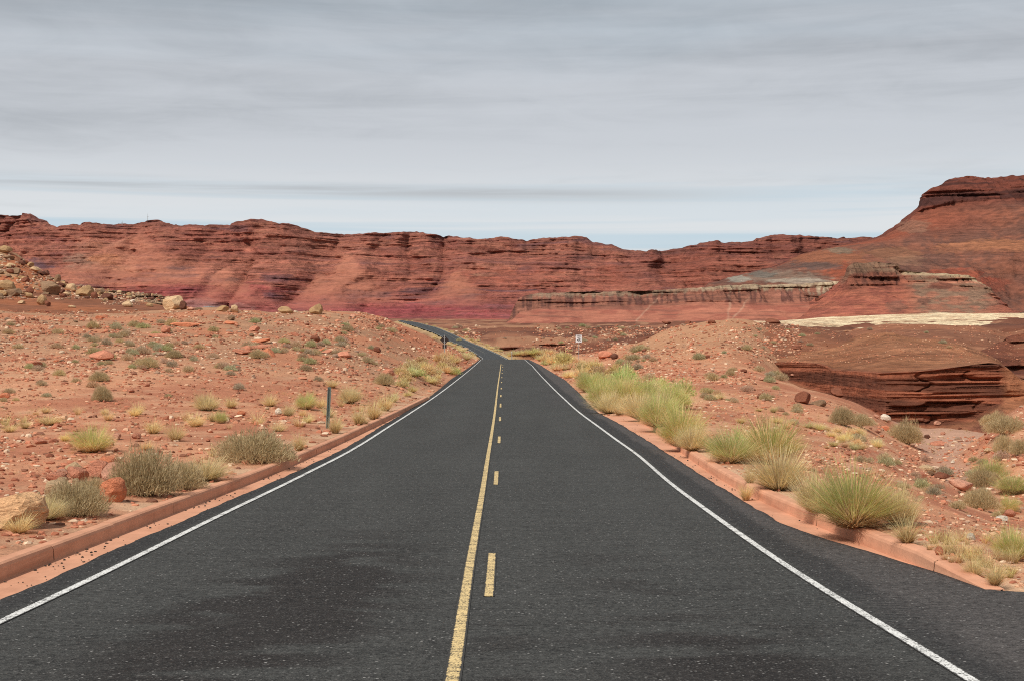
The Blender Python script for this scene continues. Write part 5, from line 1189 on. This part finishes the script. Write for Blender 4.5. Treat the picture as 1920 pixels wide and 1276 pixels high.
scatter('olivefar', 14, [(750, 700, 740), (790, 680, 735), (855, 675, 698)], (22, 38), (.5, .7), 'olive dry shrub in the thick verge left of the road bend', 'olive shrubs in the left verge')
plant('greenfar', 850, 702, 34, 18, 'one bright green shrub in the left verge near the bend', LG)
plant('greenfar', 778, 705, 46, 20, 'dark green-topped shrub at the back of the left verge', LG)
scatter('blondfar', 60, [(990, 668, 674), (1030, 668, 690), (1075, 672, 715), (1130, 690, 720)], (14, 32), (.45, .75), 'pale dry grass tuft in the right verge towards the crest', 'dry grass tufts in the right verge')
scatter('olivefar', 16, [(1020, 668, 684), (1075, 676, 712), (1130, 690, 722), (1190, 700, 735)], (18, 40), (.5, .7), 'olive shrub in the right verge towards the crest', 'olive shrubs in the right verge')
scatter('blondfar', 26, [(962, 667, 671), (990, 665, 670), (1080, 657, 668)], (10, 22), (.4, .6), 'tiny pale tuft along the crest where the road drops', 'tiny tufts on the crest')
scatter('greenfar', 14, [(1090, 725, 745), (1180, 722, 768), (1300, 740, 790)], (34, 60), (.5, .7), 'yellow-green shrub filling the row along the right verge', 'green shrubs of the right verge')
scatter('sagefar', 100, [(1150, 665, 700), (1250, 650, 740), (1400, 640, 760), (1500, 720, 800)], (9, 24), (.45, .65), 'small olive sage tuft on the stony ground right of the road', 'sage tufts right of the road')
scatter('blond', 60, [(1300, 745, 770), (1400, 750, 800), (1540, 800, 840), (1640, 815, 850)], (14, 30), (.45, .7), 'small blonde tuft on the red ground right of the green shrubs', 'blonde tufts right of the shrubs')
scatter('blond', 22, [(1505, 826, 838), (1650, 828, 846)], (20, 32), (.5, .7), 'blonde tuft in the narrow strip of pale grass above the wash', 'strip of blonde tufts')
scatter('sagefar', 50, [(1600, 800, 870), (1700, 840, 940), (1800, 850, 960), (1915, 860, 1000)], (12, 34), (.45, .65), 'small olive shrub on the bank and bed of the wash', 'small shrubs by the wash')
scatter('wisp', 46, [(1740, 1010, 1040), (1830, 1010, 1070), (1915, 1020, 1100)], (24, 46), (.6, .9), 'wispy dry grass near the end of the right kerb', 'wispy grass by the kerb end')
scatter('sagefar', 14, [(1400, 610, 660), (1800, 625, 660)], (7, 14), (.4, .6), 'tiny dark tuft on the brown clay ridges', 'tiny tufts on the clay ridges')
def along(curve, y0, y1, off0, off1, n, label, group, kind='blondfar', sz=(1.0, 1.9)):
    for _ in range(n):
        Y = random.uniform(y0, y1); X = float(cx_(curve, Y)) + random.uniform(off0, off1); d = down(X, Y); w = random.uniform(*sz)
        o = link(bpy.data.objects.new(NAME[kind], random.choice(SINGLE[kind]))); o.location = d; o.scale = (w, w, w * random.uniform(.35, .55)); o.rotation_euler = (0, 0, random.uniform(0, 6.28)); o.color = (1, 1, 1, 1)
        tag(o, label, CAT[NAME[kind]], group)
along(C_AR, 370, 860, 1.0, 4.5, 60, 'tiny pale tuft along the right side of the far climbing road', 'tufts right of the far road')
along(C_AL, 370, 620, -4.0, -1.0, 40, 'tiny pale tuft along the left side of the far climbing road', 'tufts left of the far road')
scatter('sagefar', 50, [(850, 615, 640), (1000, 612, 650), (1200, 612, 635)], (6, 14), (.35, .55), 'tiny dark shrub dotting the brown basin beyond the crest', 'shrubs in the brown basin')

# thin straw litter, too fine to count
def litter(name, label, regions):
    V, Q, C = [], [], []; nb = 0; base = [blades(11, .25, 1.25, .5, 1.1, .045, .2, cBl, cBl2, 400 + i, 2) for i in range(6)]
    for x0, x1, y0, y1, n, w0, w1 in regions:
        for _ in range(n):
            px, py = random.uniform(x0, x1), random.uniform(y0, y1)
            if vn(px / 60., py / 14., s=91) < .52: continue
            loc, nor, ob = hit(px, py)
            if loc is None or ob.name.split('.')[0] != 'ground': continue
            w = random.uniform(w0, w1) * loc.y / F; v, q, c = base[random.randrange(6)]; a = random.uniform(0, 6.28); ca, sa = math.cos(a), math.sin(a)
            v = np.stack([(v[:, 0] * ca - v[:, 1] * sa) * w * .5, (v[:, 0] * sa + v[:, 1] * ca) * w * .5, v[:, 2] * w * .38], -1) + np.array(loc)
            V.append(v); Q.append(q + nb); nb += len(v); C.append(c * random.uniform(.85, 1.1))
    o = link(bpy.data.objects.new(name, mesh_np(name, np.concatenate(V), np.concatenate(Q), np.concatenate(C), True, M_PLANT))); tag(o, label, None, None, 'stuff')
litter('dry_grass', 'thin pale straw and dead grass strewn over the ground left of the road', [(-40, 780, 730, 880, 1500, 8, 20), (-40, 400, 860, 1000, 260, 10, 26), (0, 760, 640, 740, 900, 4, 11)])
litter('dry_grass', 'thin pale straw and dead grass strewn over the ground right of the road', [(1040, 1500, 680, 800, 1100, 5, 14), (1250, 1960, 760, 1100, 1700, 8, 22)])
# ---------------------------------------------------------------- signs and posts
def mesh_boxes(name, parts, mat, parent, bev=0.0):
    v, q = boxes(parts); me = mesh_np(name, v, q, None, False, mat); o = link(bpy.data.objects.new(name, me), parent)
    if bev:
        b_ = o.modifiers.new('bevel', 'BEVEL'); b_.width = bev; b_.segments = 2
    return o
def text_mesh(txt, size, mat, parent, loc, bold=0.0):
    cu = bpy.data.curves.new('lettering', 'FONT'); cu.body = txt; cu.size = size; cu.align_x = 'CENTER'; cu.align_y = 'CENTER'; cu.extrude = .002; cu.offset = bold; cu.resolution_u = 4
    tmp = bpy.data.objects.new('tmp', cu); COL.objects.link(tmp); bpy.context.view_layer.update()
    me = bpy.data.meshes.new_from_object(tmp.evaluated_get(bpy.context.evaluated_depsgraph_get())); bpy.data.objects.remove(tmp)
    me.materials.clear(); me.materials.append(mat); o = link(bpy.data.objects.new('lettering', me), parent); o.location = loc; o.rotation_euler = (R(90), 0, 0); return o
# speed limit sign
Ys1 = 182.0; Xs = (1085.3 - CX) * Ys1 / F; g = down(Xs, Ys1); zt, zb_ = ZC + (CY - 627.6) * Ys1 / F, ZC + (CY - 642.0) * Ys1 / F
sg = tag(empty('speed_limit_sign', (Xs, Ys1, g.z)), 'white rectangular speed limit 45 sign on a thin post right of the crest', 'road sign')
pw, ph, pc = .78, zt - zb_, (zt + zb_) / 2 - g.z
mesh_boxes('sign_panel', [((0, 0, pc), (pw, .006, ph), None)], M_SIGNW, sg, .002)
bd = []
for s_ in (-1, 1): bd += [((s_ * (pw / 2 - .03), -.0045, pc), (.014, .002, ph - .046), None), ((0, -.0045, pc + s_ * (ph / 2 - .03)), (pw - .074, .002, .014), None)]
mesh_boxes('sign_border', bd, M_SIGNB, sg)
mesh_boxes('post', [((0, .035, (pc + ph / 2) / 2 - .15), (.07, .05, pc + ph / 2 + .25), None), ((.0, .012, pc - ph / 2 + .1), (.03, .012, .02), None)], M_STEEL, sg)
text_mesh('SPEED', .20, M_SIGNB, sg, (0, -.006, pc + ph * .33), .004); text_mesh('LIMIT', .20, M_SIGNB, sg, (0, -.006, pc + ph * .14), .004); text_mesh('45', .50, M_SIGNB, sg, (0, -.006, pc - ph * .20), .012)
# warning sign seen from behind
Yw = 168.0; Xw = (833.5 - CX) * Yw / F; g = down(Xw, Yw); zc_ = ZC + (CY - 637) * Yw / F - g.z
wg = tag(empty('warning_sign', (Xw, Yw, g.z)), 'dark back of a diamond warning sign with a small square plaque below', 'road sign')
mesh_boxes('diamond_panel', [((0, .04, zc_), (.74, .006, .74), Matrix.Rotation(R(45), 3, 'Y'))], M_BACK, wg, .003)
mesh_boxes('plaque', [((.0, .04, ZC + (CY - 649.6) * Yw / F - g.z), (.48, .006, .46), None)], M_BACK, wg, .003)
mesh_boxes('post', [((0, 0, (zc_ + .55) / 2 - .15), (.085, .05, zc_ + .55 + .3), None)], M_STEEL, wg)
mesh_boxes('bracket', [((0, .028, zc_ + .22), (.34, .012, .03), None), ((0, .028, zc_ - .22), (.34, .012, .03), None)], M_STEEL, wg)
# metal post left of the road (U channel with a row of holes)
Yp = 41.5; Xp = (614 - CX) * Yp / F; g = down(Xp, Yp)
top = ZC + (CY - 725) * Yp / F - g.z
dp = tag(empty('metal_post', (Xp, Yp, g.z)), 'slim green-grey metal post standing alone behind the left kerb', 'post'); dp.rotation_euler = (0, R(2.6), R(14))
mesh_boxes('channel', [((0, 0, top / 2 - .1), (.030, .006, top + .2), None), ((-.030, -.014, top / 2 - .1), (.006, .034, top + .2), None), ((.030, -.014, top / 2 - .1), (.006, .034, top + .2), None), ((-.041, -.030, top / 2 - .1), (.020, .005, top + .2), None), ((.041, -.030, top / 2 - .1), (.020, .005, top + .2), None),
   ((-.0215, -.002, top / 2 - .1), (.013, .0062, top + .2), None), ((.0215, -.002, top / 2 - .1), (.013, .0062, top + .2), None)], M_POSTG, dp)
for z_ in np.arange(.12, top - .04, .08): mesh_boxes('bolt_hole', [((0, -.0042, z_), (.012, .002, .012), None)], M_SIGNB, dp)
# small marker post at the crest
Yk = 232.0; Xk = (959.7 - CX) * Yk / F; g = down(Xk, Yk); tk = ZC + (CY - 658.2) * Yk / F - g.z
mk = tag(empty('marker_post', (Xk, Yk, g.z)), 'tiny pale marker post beyond the crest of the road', 'post')
mesh_boxes('stake', [((0, 0, tk / 2 - .1), (.11, .03, tk + .2), None)], M_STEEL, mk); mesh_boxes('reflector', [((0, -.018, tk - .14), (.09, .006, .14), None)], M_SIGNW, mk)
# masts on the far rim
for (px, pyt, hpx, lb) in ((277, 400.5, 13, 'thin radio mast on the highest knob of the far rim, left'), (229, 413.5, 8, 'shorter mast on the far rim, left of the tall one')):
    loc, nor, ob = hit(px, pyt + hpx + 1.5)
    if loc is None: continue
    h = hpx * loc.y / F + 3; m_ = tag(empty('radio_mast', tuple(loc)), lb, 'radio mast', 'radio masts')
    m_.location.z = ZC + (CY - pyt) * loc.y / F - h
    mesh_boxes('mast_pole', [((0, 0, h * .25), (1.1, 1.1, h * .5), None), ((0, 0, h * .7), (.6, .6, h * .4), None), ((0, 0, h * .95), (.3, .3, h * .1), None)], M_STEEL, m_)
    mesh_boxes('antenna', [((0, 0, h * .62), (3.2, .5, .5), None), ((1.4, 0, h * .62), (.5, .5, 2.4), None), ((-1.4, 0, h * .62), (.5, .5, 2.4), None)], M_STEEL, m_)
print('objects', len(bpy.data.objects))
